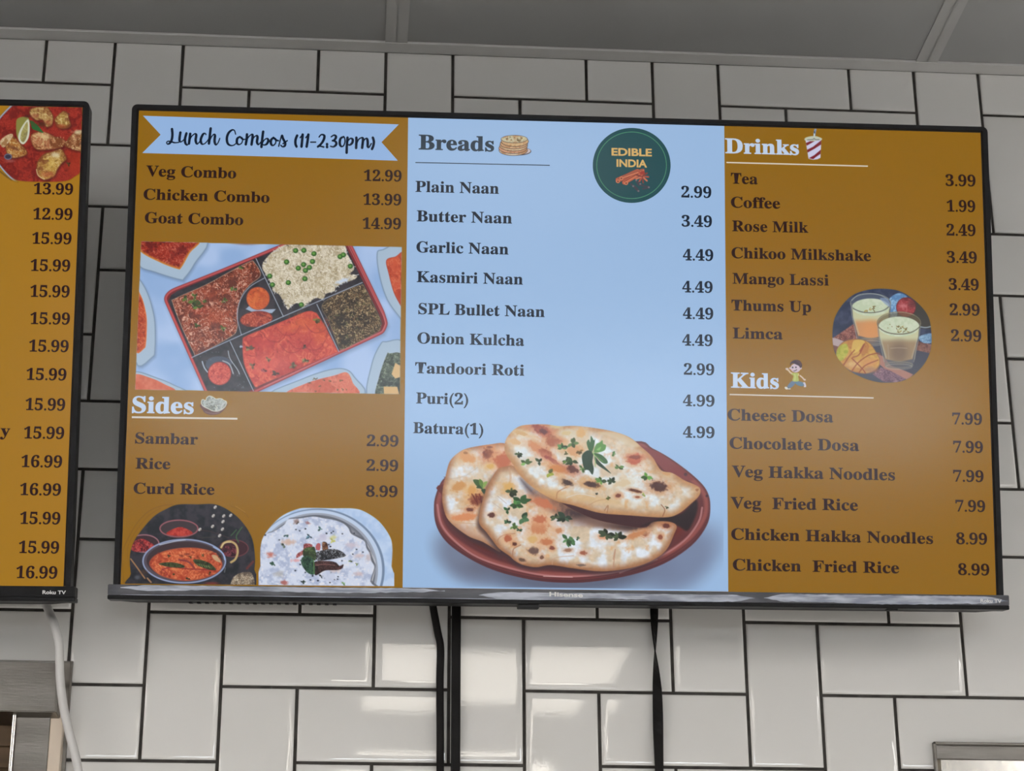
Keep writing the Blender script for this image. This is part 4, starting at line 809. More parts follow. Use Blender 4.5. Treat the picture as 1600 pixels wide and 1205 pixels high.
for m_, c_ in ((m_silver, .75), (m_silver2, .44), (m_steelgrey, .06)): tint(m_, (c_ * .95,) * 3, (c_ * 1.03,) * 3, 50.0)

GLOSS = dict(rough=0.16, spec=0.22)
def screen_mat(name, rgb):
    m = mat(name, (0.003, 0.003, 0.0035), GLOSS['rough'], 0.0, GLOSS['spec'], emit=lin(rgb)); return m
m_pic = mat('shown_picture', (0.003, 0.003, 0.0035), GLOSS['rough'], 0.0, GLOSS['spec'], emit=(0, 0, 0))
at = nd(m_pic, 'ShaderNodeAttribute', attribute_name='Col'); m_pic.node_tree.links.new(at.outputs['Color'], m_pic.node_tree.nodes['Principled BSDF'].inputs['Emission Color'])
ORANGE, PALE, ORANGE2 = (139, 98, 10), (150, 181, 218), (158, 113, 22)
m_or = screen_mat('shown_orange', ORANGE); m_pale = screen_mat('shown_pale_blue', PALE); m_or2 = screen_mat('shown_orange_second', ORANGE2)
m_brown = screen_mat('shown_brown', (38, 14, 12)); m_navy = screen_mat('shown_navy', (14, 28, 46)); m_head = screen_mat('shown_white', (186, 202, 224)); m_slate = screen_mat('shown_slate', (42, 56, 70))
m_rule = screen_mat('shown_cream', (206, 196, 180)); m_green = screen_mat('shown_green', (20, 70, 76)); m_ring = screen_mat('shown_green_ring', (72, 138, 104)); m_gold = screen_mat('shown_gold', (206, 168, 100)); m_banner = screen_mat('shown_banner', (144, 176, 218)); m_ink = screen_mat('shown_ink', (8, 24, 44))
m_red = screen_mat('shown_maroon', (36, 10, 14))

DW, DH = 0.9411 / 2, 0.26048731
def pose(R, T):
    m = Matrix.Identity(4)
    for a in range(3):
        for b in range(3): m[a][b] = R[a][b]
        m[a][3] = T[a]
    return m
TVR = (np.array([[0.9999486372640773, 0.008650177897401728, -0.005281785309714061], [-0.009563740698801407, 0.97783045756347, -0.20917966231223561], [0.003355249254630455, 0.20921943189760872, 0.9778629615743103]]), np.array([0.44555157, -0.13643334, -0.47518239 + Z0]))
TVL = (np.array([[0.9999134578252704, 0.009721937402035268, -0.008863452660345314], [-0.01136369438107755, 0.9777342328372314, -0.20953910467548528], [0.0066289750282182555, 0.20962169227286906, 0.9777600947158427]]), np.array([-0.553496523804193, -0.14446859568259535, -0.4885380395561716 + Z0]))

class Face:
    """turns menu coordinates (measured on the photograph) into metres on a screen's own face"""
    def __init__(self, tv): self.R, self.T = tv
    def __call__(self, pts):
        P = np.atleast_2d(np.array(pts, float))
        d = np.stack([(P[:, 0] - 800) / FPX, (P[:, 1] - 602.5) / FPX, np.ones(len(P))], 1) @ RC
        n = self.R[:, 1]; t = ((self.T - CAM) @ n) / (d @ n)
        L = (CAM + d * t[:, None] - self.T) @ self.R
        return L[:, (0, 2)]

def flat_poly(name, pts, y, m, parent, label=None):
    """thin flat print: outline in x, z at depth y"""
    bm = bmesh.new(); vs = [bm.verts.new((x, y, z)) for x, z in pts]; f = bm.faces.new(vs); f.normal_update()
    if f.normal.y > 0: f.normal_flip()
    bmesh.ops.triangulate(bm, faces=bm.faces[:])
    me = bpy.data.meshes.new(name); bm.to_mesh(me); bm.free()
    return obj(name, me, m, parent, label=label)

def clip_face(pts): return [(min(max(x, -DW), DW), min(max(z, -DH), DH)) for x, z in pts]

def bold(s):
    o = ''
    for ch in s:
        if 'A' <= ch <= 'Z': o += chr(0x1D400 + ord(ch) - 65)
        elif 'a' <= ch <= 'z': o += chr(0x1D41A + ord(ch) - 97)
        elif '0' <= ch <= '9': o += chr(0x1D7CE + ord(ch) - 48)
        else: o += ch
    return o

_cache = {}
def glyph_mesh(s, off, res=4):
    k = (s, off)
    if k in _cache: return _cache[k]
    cu = bpy.data.curves.new('lettering', 'FONT'); cu.body = s; cu.offset = off; cu.resolution_u = res; cu.size = 1.0
    o = bpy.data.objects.new('lettering', cu); COL.objects.link(o); bpy.context.view_layer.update()
    me = bpy.data.meshes.new_from_object(o.evaluated_get(bpy.context.evaluated_depsgraph_get()))
    bpy.data.objects.remove(o); bpy.data.curves.remove(cu)
    v = np.zeros(len(me.vertices) * 3); me.vertices.foreach_get('co', v); v = v.reshape(-1, 3)
    _cache[k] = (v, [tuple(p.vertices) for p in me.polygons]); bpy.data.meshes.remove(me)
    return _cache[k]

def letters(name, s, F, x0, x1, b0, b1, cap, y, m, parent, serif=True, off=0.010, label=None, lean=0.0):
    """a line of lettering from x0 to x1 with its baseline from b0 to b1 and capitals cap high, in menu coordinates"""
    body = bold(s) if serif else s
    v, f = glyph_mesh(body, off); hv, _ = glyph_mesh(bold('H') if serif else 'H', off)
    H = hv[:, 1].max() - hv[:, 1].min(); base = hv[:, 1].min()
    p0, p1, pc = F([(x0, b0), (x1, b1), (x0, b0 - cap)])
    d = p1 - p0; L = np.linalg.norm(d); d /= L; n = np.array([-d[1], d[0]])
    k = np.linalg.norm(pc - p0) / H
    mn, mx = v[:, 0].min(), v[:, 0].max(); kx = L / (mx - mn)
    q = p0 + np.outer((v[:, 0] - mn) * kx, d) + np.outer((v[:, 1] - base) * k, n) + np.outer((v[:, 1] - base) * k * lean, d)
    P = np.column_stack([q[:, 0], np.full(len(q), y), q[:, 1]])
    me = mesh(name, P, f)
    if len(me.polygons) and me.polygons[0].normal.y > 0: me.flip_normals()
    return obj(name, me, m, parent, label=label)

def ribbon(name, strokes, thick, thin, F, y, m, parent, tf):
    """brush-pen lettering: wider on downward strokes"""
    V, Fc = [], []
    for st in strokes:
        P = crom([tf(p) for p in st], 5, False) if len(st) > 2 else np.array([tf(p) for p in st])
        n = len(P); T = np.array([P[min(i + 1, n - 1)] - P[max(i - 1, 0)] for i in range(n)]); T /= np.linalg.norm(T, axis=1)[:, None] + 1e-9
        w = thin + (thick - thin) * np.clip(T[:, 1], 0, 1) ** 0.8
        w = np.convolve(np.pad(w, 2, mode='edge'), np.ones(5) / 5, 'valid')
        N = np.stack([-T[:, 1], T[:, 0]], 1)
        # round ends
        i0 = len(V); A, B = P + N * w[:, None] / 2, P - N * w[:, None] / 2
        V += list(A) + list(B)
        for i in range(n - 1): Fc.append((i0 + i, i0 + i + 1, i0 + n + i + 1, i0 + n + i))
        for e, sg in ((0, -1), (n - 1, 1)):
            c0 = len(V); V.append(P[e]); K = 6
            for k in range(K + 1):
                a = math.pi * k / K - math.pi / 2
                V.append(P[e] + (T[e] * sg * math.cos(a) + N[e] * math.sin(a)) * w[e] / 2)
            for k in range(K): Fc.append((c0, c0 + 1 + k, c0 + 2 + k))
    L = F(V); me = mesh(name, [(a, y, b) for a, b in L], Fc)
    bm = bmesh.new(); bm.from_mesh(me)
    for fc in bm.faces:
        fc.normal_update()
        if fc.normal.y > 0: fc.normal_flip()
    bm.to_mesh(me); bm.free()
    return obj(name, me, m, parent)

def picture(name, p, F, y, parent, label=None):
    """a painted picture as a fine grid of coloured points on the screen's face; nothing is built where nothing was painted"""
    h, w = p.h, p.w
    L = F(np.column_stack([p.X.ravel(), p.Y.ravel()]))
    inside = (np.abs(L[:, 0]) < DW + 0.0002) & (np.abs(L[:, 1]) < DH + 0.0002)
    m = (p.m > 0.01) & inside.reshape(h, w)
    k = m[:-1, :-1] | m[1:, :-1] | m[:-1, 1:] | m[1:, 1:]
    k &= inside.reshape(h, w)[:-1, :-1] & inside.reshape(h, w)[1:, 1:] & inside.reshape(h, w)[1:, :-1] & inside.reshape(h, w)[:-1, 1:]
    ii, jj = np.nonzero(k); a = ii * w + jj
    q = np.column_stack([a, a + w, a + w + 1, a + 1])
    used = np.unique(q); rm = np.full(h * w, -1); rm[used] = np.arange(len(used)); q = rm[q]
    me = bpy.data.meshes.new(name); me.vertices.add(len(used)); me.loops.add(q.size); me.polygons.add(len(q))
    V = np.column_stack([L[used, 0], np.full(len(used), y), L[used, 1]])
    me.vertices.foreach_set('co', V.ravel()); me.loops.foreach_set('vertex_index', q.ravel().astype(np.int32))
    me.polygons.foreach_set('loop_start', np.arange(0, q.size, 4, dtype=np.int32)); me.update(calc_edges=True)
    ca = me.color_attributes.new('Col', 'FLOAT_COLOR', 'POINT')
    c = lin(np.clip(p.c.reshape(-1, 3)[used], 0, 255)); ca.data.foreach_set('color', np.column_stack([c, np.ones(len(c))]).ravel().astype(np.float32))
    if len(me.polygons) and me.polygons[0].normal.y > 0: me.flip_normals()
    return obj(name, me, m_pic, parent, label=label)

def make_tv(tv, label, base_mat, F, bar_mat):
    root = empty('television', pose(*tv), label, 'television', 'menu screens on the tiled wall')
    # frame: four thin sides with a rounded outer corner
    ox, oz, iz = 0.4782, 0.2670, -0.2608; rr = 0.006
    out = [(-ox, iz)] + [(-ox + rr - rr * math.cos(a), oz - rr + rr * math.sin(a)) for a in np.linspace(0, math.pi / 2, 5)] + [(ox - rr + rr * math.sin(a), oz - rr + rr * math.cos(a)) for a in np.linspace(0, math.pi / 2, 5)] + [(ox, iz)]
    inn = [(-DW, iz)] + [(-DW, DH)] * 5 + [(DW, DH)] * 5 + [(DW, iz)]
    V, Fc = [], []; n = len(out)
    prof = [(0.0, 0.0, 0.020), (0.0, 0.0, -0.0012), (0.0006, 0.0006, -0.0022), (0.72, 0.0, -0.0022), (0.86, 0.0, -0.0006), (1.0, 0.0, -0.0004), (1.0, 0.0, 0.006)]
    for t, _, y in prof:
        for (a, b), (c, d) in zip(out, inn): V.append((a + (c - a) * t, y, b + (d - b) * t))
    for r in range(len(prof) - 1):
        for i in range(n - 1):
            q = r * n + i; Fc.append((q, q + 1, q + n + 1, q + n))
    me = mesh('bezel', V, Fc); bm = bmesh.new(); bm.from_mesh(me); bmesh.ops.remove_doubles(bm, verts=bm.verts, dist=1e-6); bmesh.ops.recalc_face_normals(bm, faces=bm.faces); bm.to_mesh(me); bm.free()
    obj('bezel', me, m_black, root)
    scr = obj('screen', boxes('screen', [(-DW - 0.001, DW + 0.001, 0.0, 0.005, -DH - 0.001, DH + 0.0003)]), base_mat, root, label='lit display showing the menu')
    # lower bar with its dark underside lip
    obj('lower_bar', prism('lower_bar', [(-0.4832, -0.2612), (0.4832, -0.2612), (0.4832, -0.2724), (-0.4832, -0.2724)], -0.0052, 0.018, 0.0006), bar_mat, root)
    obj('lower_lip', boxes('lower_lip', [(-0.4834, 0.4834, -0.0048, 0.020, -0.2768, -0.2722)], 0.0007), m_black, root)
    # back shell: wide shallow part and the thicker electronics box
    bm = bmesh.new()
    def ring(x, z0, z1, y): return [bm.verts.new((-x, y, z0)), bm.verts.new((x, y, z0)), bm.verts.new((x, y, z1)), bm.verts.new((-x, y, z1))]
    rs = [ring(0.477, -0.2755, 0.265, 0.006), ring(0.477, -0.2765, 0.265, 0.018), ring(0.455, -0.2775, 0.235, 0.028), ring(0.420, -0.2745, 0.05, 0.034), ring(0.385, -0.266, 0.03, 0.058)]
    for a, b in zip(rs[:-1], rs[1:]):
        for k in range(4): bm.faces.new((a[k], a[(k + 1) % 4], b[(k + 1) % 4], b[k]))
    bm.faces.new(rs[0]); bm.faces.new(rs[-1][::-1]); bmesh.ops.recalc_face_normals(bm, faces=bm.faces)
    me = bpy.data.meshes.new('rear_housing'); bm.to_mesh(me); bm.free(); obj('rear_housing', me, m_satin, root)
    # air vents along the underside
    vent = boxes('vent', [(x, x + 0.004, 0.019, 0.029, -0.2782, -0.2740) for x in np.arange(-0.40, -0.24, 0.0085)]); obj('vent', vent, m_black, root)
    # tilting wall bracket
    R, T = tv
    zt = 0.10
    yw = (0.0 - T[1] - R[1][2] * zt) / R[1][1] - 0.004
    obj('wall_bracket', boxes('wall_bracket', [(-0.21, -0.18, 0.030, yw, zt - 0.10, zt), (0.18, 0.21, 0.030, yw, zt - 0.10, zt), (-0.26, 0.26, yw - 0.012, yw - 0.004, zt - 0.12, zt - 0.02), (-0.215, -0.175, 0.026, 0.034, -0.15, 0.2), (0.175, 0.215, 0.026, 0.034, -0.15, 0.2)]), m_steelgrey, root)
    return root, scr

FR, FL = Face(TVR), Face(TVL)
tv, scr = make_tv(TVR, 'large black menu television in full view, with three lit columns of dishes', m_or, FR, m_bar)
tv2, scr2 = make_tv(TVL, 'black menu television cut off by the left edge, showing a column of prices', m_or2, FL, m_black)

# ---- what the large screen shows
def span(name, q, y, m, parent, F=FR, label=None): return flat_poly(name, clip_face(F(q)), y, m, parent, label)
span('menu_panel', [(638.3, 150), (1131, 150), (1138.3, 960), (628.5, 960)], -0.00012, m_pale, scr, label='pale blue middle column of the menu')
span('ribbon_banner', [(223.5, 181), (430, 187.8), (623.2, 194.5), (596, 222.3), (621.6, 251.3), (430, 245), (222.4, 239.2), (251, 210.6)], -0.00022, m_banner, scr, label='pale blue ribbon with handwritten heading')
A1 = [[(400, 200), (405, 260), (398, 320), (378, 360), (350, 375), (338, 358), (352, 342), (385, 345), (430, 358), (478, 355)],
      [(498, 240), (490, 290), (488, 335), (505, 348), (540, 320), (568, 255)], [(568, 250), (552, 310), (555, 360), (575, 385), (596, 366)],
      [(612, 255), (605, 310), (598, 368)], [(600, 350), (625, 290), (665, 255), (682, 270), (675, 330), (690, 372), (715, 355), (740, 320)],
      [(795, 265), (785, 250), (760, 262), (735, 320), (745, 370), (775, 372), (810, 340), (830, 310)], [(850, 192), (841, 270), (830, 368)],
      [(832, 350), (860, 290), (885, 262), (900, 275), (895, 340), (910, 382), (935, 360), (956, 308)],
      [(1140, 260), (1125, 215), (1095, 212), (1055, 250), (1038, 310), (1050, 370), (1090, 392), (1130, 380), (1160, 345)],
      [(1190, 290), (1160, 310), (1155, 360), (1180, 380), (1212, 360), (1220, 315), (1195, 290)], [(1205, 300), (1228, 320), (1250, 318)],
      [(1272, 262), (1268, 320), (1258, 378)], [(1262, 360), (1285, 300), (1325, 262), (1338, 280), (1325, 380)], [(1328, 360), (1350, 300), (1385, 275), (1395, 300), (1388, 350), (1405, 380), (1432, 352)],
      [(1460, 230), (1450, 310), (1440, 408)], [(1442, 385), (1470, 330), (1505, 310), (1520, 335), (1500, 375), (1465, 385), (1450, 370)], [(1520, 345), (1560, 338)]]
A2 = [[(55, 300), (25, 330), (28, 375), (50, 390), (78, 365), (80, 320), (58, 300)], [(70, 312), (90, 330), (112, 335)], [(115, 400), (150, 275), (165, 310), (190, 360), (185, 395), (160, 405), (140, 388)], [(165, 370), (215, 335)],
      [(330, 275), (312, 320), (310, 370), (322, 404)], [(365, 300), (392, 266)], [(394, 264), (388, 330), (380, 404)], [(430, 300), (458, 266)], [(460, 264), (452, 330), (440, 404)], [(487, 352), (545, 352)],
      [(585, 292), (610, 265), (645, 275), (640, 320), (610, 370), (570, 405)], [(570, 405), (600, 400), (638, 408)], [(677, 374), (678, 380)], [(677, 404), (678, 410)],
      [(725, 290), (760, 270), (782, 290), (765, 325), (740, 335)], [(742, 335), (775, 345), (785, 375), (755, 405), (718, 400)], [(870, 290), (835, 310), (825, 365), (840, 400), (868, 395), (885, 350), (882, 305), (868, 290)],
      [(915, 300), (908, 390), (905, 475)], [(912, 350), (945, 310), (975, 320), (970, 360), (940, 385), (915, 375)], [(1018, 300), (1018, 360), (1015, 420)], [(1018, 380), (1045, 320), (1085, 300), (1095, 325), (1085, 418)],
      [(1088, 380), (1110, 325), (1140, 310), (1150, 350), (1150, 400), (1165, 412), (1192, 368)], [(1210, 300), (1222, 345), (1215, 395), (1200, 432)]]
k1 = 7.442
ribbon('handwritten_heading', A1, 4.1, 1.9, FR, -0.00030, m_ink, scr, lambda p: (215 + p[0] / k1, 175 + p[1] / k1))
ribbon('handwritten_heading', A2, 4.1, 2.2, FR, -0.00030, m_ink, scr, lambda p: (420 + p[0] / k1, 175 + p[1] / k1))

def L(s, x0, x1, b0, b1=None, cap=17, m=m_brown, name='dish_name', parent=scr, F=FR, y=-0.00025, **kw):
    letters(name, s, F, x0, x1, b0, b1 if b1 is not None else b0 + (x1 - x0) * 0.024, cap, y, m, parent, **kw)
def PR(s, x0, x1, b, m=m_brown, cap=17, **kw): L(s, x0, x1, b - 0.3, b + 0.7, cap, m, 'price', **kw)
# left column
L('Veg Combo', 228, 369, 275.5, 279); PR('12.99', 568.5, 627.5, 283.2); L('Chicken Combo', 224, 421, 312, 317); PR('13.99', 567.5, 627, 320.5)
L('Goat Combo', 226, 380, 348.5, 352); PR('14.99', 566.5, 626.5, 358); 
L('Sides', 206, 302.5, 645.3, 647.2, 26, m_head, 'heading', off=0.016); L('Sambar', 211, 309, 693, 695, 17); PR('2.99', 573, 622.5, 697.5)
L('Rice', 211.5, 266, 732.5, 733.5); PR('2.99', 572.5, 622, 736); L('Curd Rice', 208.5, 335, 771.5, 773.5); PR('8.99', 571.5, 621, 776.5)
span('heading_rule', [(206, 650.6), (371, 653), (371, 656), (206, 653.6)], -0.00025, m_rule, scr)
# middle column
N = m_navy
L('Breads', 654, 772, 233.8, 237, 23.5, m_slate, 'heading', off=0.016)
span('heading_rule', [(649, 253.4), (859, 257.8), (859, 259.2), (649, 254.8)], -0.00025, m_slate, scr)
for s, x0, x1, b in [('Plain Naan', 649, 779.5, 300), ('Butter Naan', 651, 800, 346), ('Garlic Naan', 650.5, 794.5, 394.5), ('Kasmiri Naan', 651, 817, 441), ('SPL Bullet Naan', 653.5, 851, 491), ('Onion Kulcha', 652, 819, 536.8), ('Tandoori Roti', 648.5, 819, 583.3), ('Puri(2)', 650, 731.5, 630.6), ('Batura(1)', 645.5, 755, 677)]:
    L(s, x0, x1, b, None, 17.3, N)
for s, x0, x1, b in [('2.99', 1064.5, 1111.5, 309), ('3.49', 1065, 1112.5, 354.5), ('4.49', 1067, 1114.5, 407.3), ('4.49', 1066, 1113.5, 457.3), ('4.49', 1067, 1114.5, 498.7), ('4.49', 1066, 1113.5, 540.5), ('2.99', 1068.5, 1116, 586), ('4.99', 1067, 1116.5, 635), ('4.99', 1067, 1116.5, 684.3)]:
    PR(s, x0, x1, b, N, 17.3)
# right column
L('Drinks', 1133, 1248.5, 239.6, 242.5, 23.5, m_head, 'heading', off=0.016); L('Kids', 1142, 1217, 606, 608, 24, m_head, 'heading', off=0.016)
span('heading_rule', [(1135, 253), (1356, 258.8), (1356, 260.8), (1135, 255)], -0.00025, m_rule, scr); span('heading_rule', [(1140, 615.6), (1365, 621), (1365, 623), (1140, 617.6)], -0.00025, m_rule, scr)
for s, x0, x1, b, b1 in [('Tea', 1142, 1184, 287, 288.3), ('Coffee', 1142, 1219, 324.5, 326.3), ('Rose Milk', 1144, 1263, 361.5, 364), ('Chikoo Milkshake', 1143, 1361, 403.5, 408.3), ('Mango Lassi', 1144.5, 1295, 443.5, 446.5), ('Thums Up', 1143, 1267.5, 485.3, 488), ('Limca', 1145, 1223, 529, 530.6),
                         ('Cheese Dosa', 1137, 1302, 657, 660.3), ('Chocolate Dosa', 1140, 1342.5, 701.2, 705), ('Veg Hakka Noodles', 1143.5, 1398.5, 745.5, 751), ('Veg  Fried Rice', 1141.5, 1340.5, 794.5, 798.3), ('Chicken Hakka Noodles', 1142.5, 1458, 843.5, 850.3), ('Chicken  Fried Rice', 1145, 1405, 891.5, 896.3)]:
    L(s, x0, x1, b, b1, 17 if b < 600 else 18)
for s, x0, x1, b in [('3.99', 1477.5, 1524.5, 291), ('1.99', 1479.5, 1524, 331), ('2.49', 1479, 1524.5, 368.5), ('3.49', 1479.5, 1526.5, 411), ('3.49', 1482.5, 1529.5, 453.5), ('2.99', 1484, 1531, 493), ('2.99', 1486, 1533.5, 533.5), ('7.99', 1488, 1534.5, 663.5), ('7.99', 1489.5, 1536, 707.5), ('7.99', 1489.5, 1537, 753), ('7.99', 1493, 1539.5, 799.8), ('8.99', 1494, 1542.5, 850.8), ('8.99', 1497, 1546, 899)]:
    PR(s, x0, x1, b, cap=17.5)

# pictures
def circle(cx, cy, r, n=72, ry=None):
    return [(cx + r * math.cos(2 * math.pi * i / n), cy + (ry or r) * math.sin(2 * math.pi * i / n)) for i in range(n)]
picture('food_picture', art_tray(), FR, -0.00018, scr, 'photograph of a lunch tray with curries, rice and peas')
picture('food_picture', art_stew(), FR, -0.00018, scr, 'round photograph of red lentil stew in a pan')
picture('food_picture', art_curd(), FR, -0.00018, scr, 'photograph of white curd rice in a steel bowl')
picture('food_picture', art_naan(), FR, -0.00020, scr, 'photograph of three flatbreads on a clay plate')
picture('food_picture', art_drinks(), FR, -0.00018, scr, 'round photograph of two mango drinks and a cut mango')
picture('drawn_icon', art_pancakes(), FR, -0.00022, scr, 'drawing of a stack of flatbreads'); picture('drawn_icon', art_cup(), FR, -0.00022, scr, 'drawing of a red striped paper cup')
picture('drawn_icon', art_boy(), FR, -0.00022, scr, 'drawing of a running boy in a green shirt'); picture('drawn_icon', art_bowl(), FR, -0.00022, scr, 'drawing of a bowl of white rice')
span('round_logo', circle(987, 258.6, 60.8, 96, 58.6), -0.00020, m_green, scr, label='dark green round logo')
ro, ri = FR(circle(986.8, 258.4, 55.0, 96, 52.6)), FR(circle(986.8, 258.4, 53.9, 96, 51.5))
lr = mesh('logo_ring', [(a, -0.00024, b) for a, b in ro] + [(a, -0.00024, b) for a, b in ri], [(i, (i + 1) % 96, 96 + (i + 1) % 96, 96 + i) for i in range(96)])
if lr.polygons[0].normal.y > 0: lr.flip_normals()
obj('logo_ring', lr, m_ring, scr)
letters('logo_lettering', 'EDIBLE', FR, 955.5, 1018.5, 243.2, 244.6, 12.0, -0.00026, m_gold, scr, False, 0.032)
letters('logo_lettering', 'INDIA', FR, 963.3, 1011, 260.8, 262.0, 12.0, -0.00026, m_gold, scr, False, 0.032)
picture('drawn_icon', art_spices(), FR, -0.00028, scr, 'drawing of cinnamon sticks and cloves')

# ---- what the left screen shows
for s, x0, x1, b, c in [('13.99', 52.5, 114, 304, 17), ('12.99', 51.5, 113, 343.5, 17.5), ('15.99', 50, 111.5, 381.5, 17.5), ('15.99', 47.5, 109.5, 424, 17.8), ('15.99', 47, 108.5, 464.5, 18), ('15.99', 47, 109, 507, 18), ('15.99', 45, 107, 550, 18), ('15.99', 41, 103.5, 594.3, 18), ('15.99', 39.5, 101.5, 641.5, 18.3), ('15.99', 37, 100, 685.8, 18.3), ('16.99', 33, 96.8, 730.5, 18.3), ('16.99', 31, 95, 774.3, 18.3), ('15.99', 31, 94, 819.3, 18.5), ('15.99', 29, 92, 864.8, 18.5), ('16.99', 25, 89.3, 904, 18.5)]:
    L(s, x0, x1, b - 0.4, b + 0.6, c, m_red, 'price', scr2, FL)
L('y', 0.2, 15.5, 681.6, 682.0, 18, m_red, 'dish_name', scr2, FL)
picture('food_picture', art_chicken(), FL, -0.00018, scr2, 'round photograph of chicken pieces in red gravy')

# ---- marks on the bars, film with painted sky reflection, sensor
letters('maker_lettering', 'Hisense', FR, 857.5, 910, 932.8, 934.4, 7.0, -0.0062, m_silver, tv, False, 0.035, 'pale lettering on the lower bar')
letters('maker_lettering', 'Roku TV', FR, 1529.5, 1562.5, 942.3, 943.3, 5.6, -0.0062, m_silver, tv, False, 0.026)
letters('maker_lettering', 'Roku TV', FL, 67.5, 104, 929.2, 929.6, 5.8, -0.0057, m_silver, tv2, False, 0.026)
rf = random.Random(5)
def film(parent, x0, x1, zt, zb, jt=0.0009, n=60):  # ragged film outline, its pale colour painting reflected sky on the bar
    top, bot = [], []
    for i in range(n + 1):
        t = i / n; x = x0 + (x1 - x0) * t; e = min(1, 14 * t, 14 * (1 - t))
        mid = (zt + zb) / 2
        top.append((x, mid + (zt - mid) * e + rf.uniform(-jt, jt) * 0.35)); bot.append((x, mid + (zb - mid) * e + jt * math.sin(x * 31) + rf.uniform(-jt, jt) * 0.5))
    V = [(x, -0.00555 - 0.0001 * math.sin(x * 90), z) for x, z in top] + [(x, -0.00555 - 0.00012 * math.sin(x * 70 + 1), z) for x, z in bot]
    me = mesh('film_sheen_strip', V, [(i, i + 1, n + 2 + i, n + 1 + i) for i in range(n)])
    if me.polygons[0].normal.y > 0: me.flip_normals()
    return obj('film_sheen_strip', me, m_film_sheen, parent, label='pale wrinkled film strip with sky reflection painted in')
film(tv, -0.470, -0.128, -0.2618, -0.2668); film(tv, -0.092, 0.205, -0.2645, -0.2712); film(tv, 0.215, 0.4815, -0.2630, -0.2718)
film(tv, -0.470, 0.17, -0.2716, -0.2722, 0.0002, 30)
obj('sensor', boxes('sensor', [(-0.0500, -0.0270, -0.0030, 0.012, -0.2815, -0.2765)], 0.0012, 2), m_satin, tv, label='small smoked remote sensor under the bar')
obj('power_switch', boxes('power_switch', [(0.350, 0.362, 0.000, 0.008, -0.2785, -0.2765)], 0.0004), m_satin, tv)

# ---------------------------------------------------------------- cables
m_cable = mat('black_rubber', (0.005, 0.004, 0.004), 0.5, spec=0.15); tint(m_cable, (0.004, 0.0035, 0.0035), (0.007, 0.006, 0.006), 30)
m_wcable = mat('white_cable', (0.60, 0.59, 0.58), 0.4); tint(m_wcable, (0.57, 0.56, 0.55), (0.63, 0.62, 0.61), 20)
def tagged(name, me, m, label, cat, group=None): return obj(name, me, m, None, label=label, cat=cat, group=group)
tagged('power_cable', tube('power_cable', [(0.300, -0.030, 2.34), (0.308, -0.016, 2.290), (0.3148, -0.0075, 2.2565), (0.3183, -0.0058, 2.2385), (0.3180, -0.0055, 2.2028), (0.3186, -0.0055, 2.15), (0.3190, -0.0055, 2.1016), (0.3195, -0.0055, 1.95), (0.318, -0.0055, 1.75)], 0.0041), m_cable, 'slim black cable bending down the tiles, left of the straight flat conduit', 'cable')
tagged('cable_conduit', boxes('cable_conduit', [(0.3303, 0.3403, -0.0085, -0.0004, 1.72, 2.42)], 0.0016, 2), m_cable, 'straight wide black conduit running down the tiles below the large television', 'conduit')
# twisted flat strap
prof = [(2.34, 0.553, 0.0050, 0), (2.29, 0.5545, 0.0046, 5), (2.2623, 0.5540, 0.0046, 45), (2.2369, 0.5538, 0.0046, 84), (2.215, 0.5545, 0.0048, 120), (2.1938, 0.5551, 0.0052, 150), (2.17, 0.5550, 0.0056, 172), (2.1512, 0.5547, 0.0056, 180), (2.13, 0.5546, 0.0052, 192), (2.1058, 0.5545, 0.0050, 204), (2.05, 0.555, 0.005, 220), (1.9, 0.556, 0.005, 190), (1.75, 0.556, 0.005, 180)]
zz = np.array([p[0] for p in prof]); V, Fc = [], []; NZ = 70
for i in range(NZ):
    z = 2.34 + (1.75 - 2.34) * i / (NZ - 1); f = lambda k: float(np.interp(-z, -zz, [p[k] for p in prof]))
    cx, hw, a = f(1), f(2), math.radians(f(3)); th = 0.0008
    for sx, sy in ((-1, -1), (1, -1), (1, 1), (-1, 1)):
        V.append((cx + sx * hw * math.cos(a) - sy * th * math.sin(a), -0.0070 + sx * hw * math.sin(a) + sy * th * math.cos(a), z))
for i in range(NZ - 1):
    for k in range(4): Fc.append((i * 4 + k, i * 4 + (k + 1) % 4, i * 4 + 4 + (k + 1) % 4, i * 4 + 4 + k))
Fc += [(0, 3, 2, 1), tuple((NZ - 1) * 4 + k for k in range(4))]
me = mesh('flat_strap', V, Fc); bm = bmesh.new(); bm.from_mesh(me); bmesh.ops.recalc_face_normals(bm, faces=bm.faces); bm.to_mesh(me); bm.free()
tagged('flat_strap', me, m_cable, 'flat black strap twisting once as it hangs, right of the conduit', 'strap')
tagged('white_cable', tube('white_cable', [(-0.125, -0.012, 2.310), (-0.113, -0.015, 2.2850), (-0.1055, -0.021, 2.2710), (-0.0990, -0.033, 2.2570), (-0.0938, -0.045, 2.2465), (-0.0866, -0.052, 2.2240), (-0.0845, -0.052, 2.2035), (-0.0822, -0.052, 2.1830), (-0.0770, -0.052, 2.1560), (-0.0692, -0.052, 2.1290), (-0.0570, -0.052, 2.0890), (-0.045, -0.050, 2.02), (-0.03, -0.045, 1.88), (-0.025, -0.04, 1.75)], 0.0046), m_wcable, 'thick white cable curving down in front of the steel casing at left', 'cable')

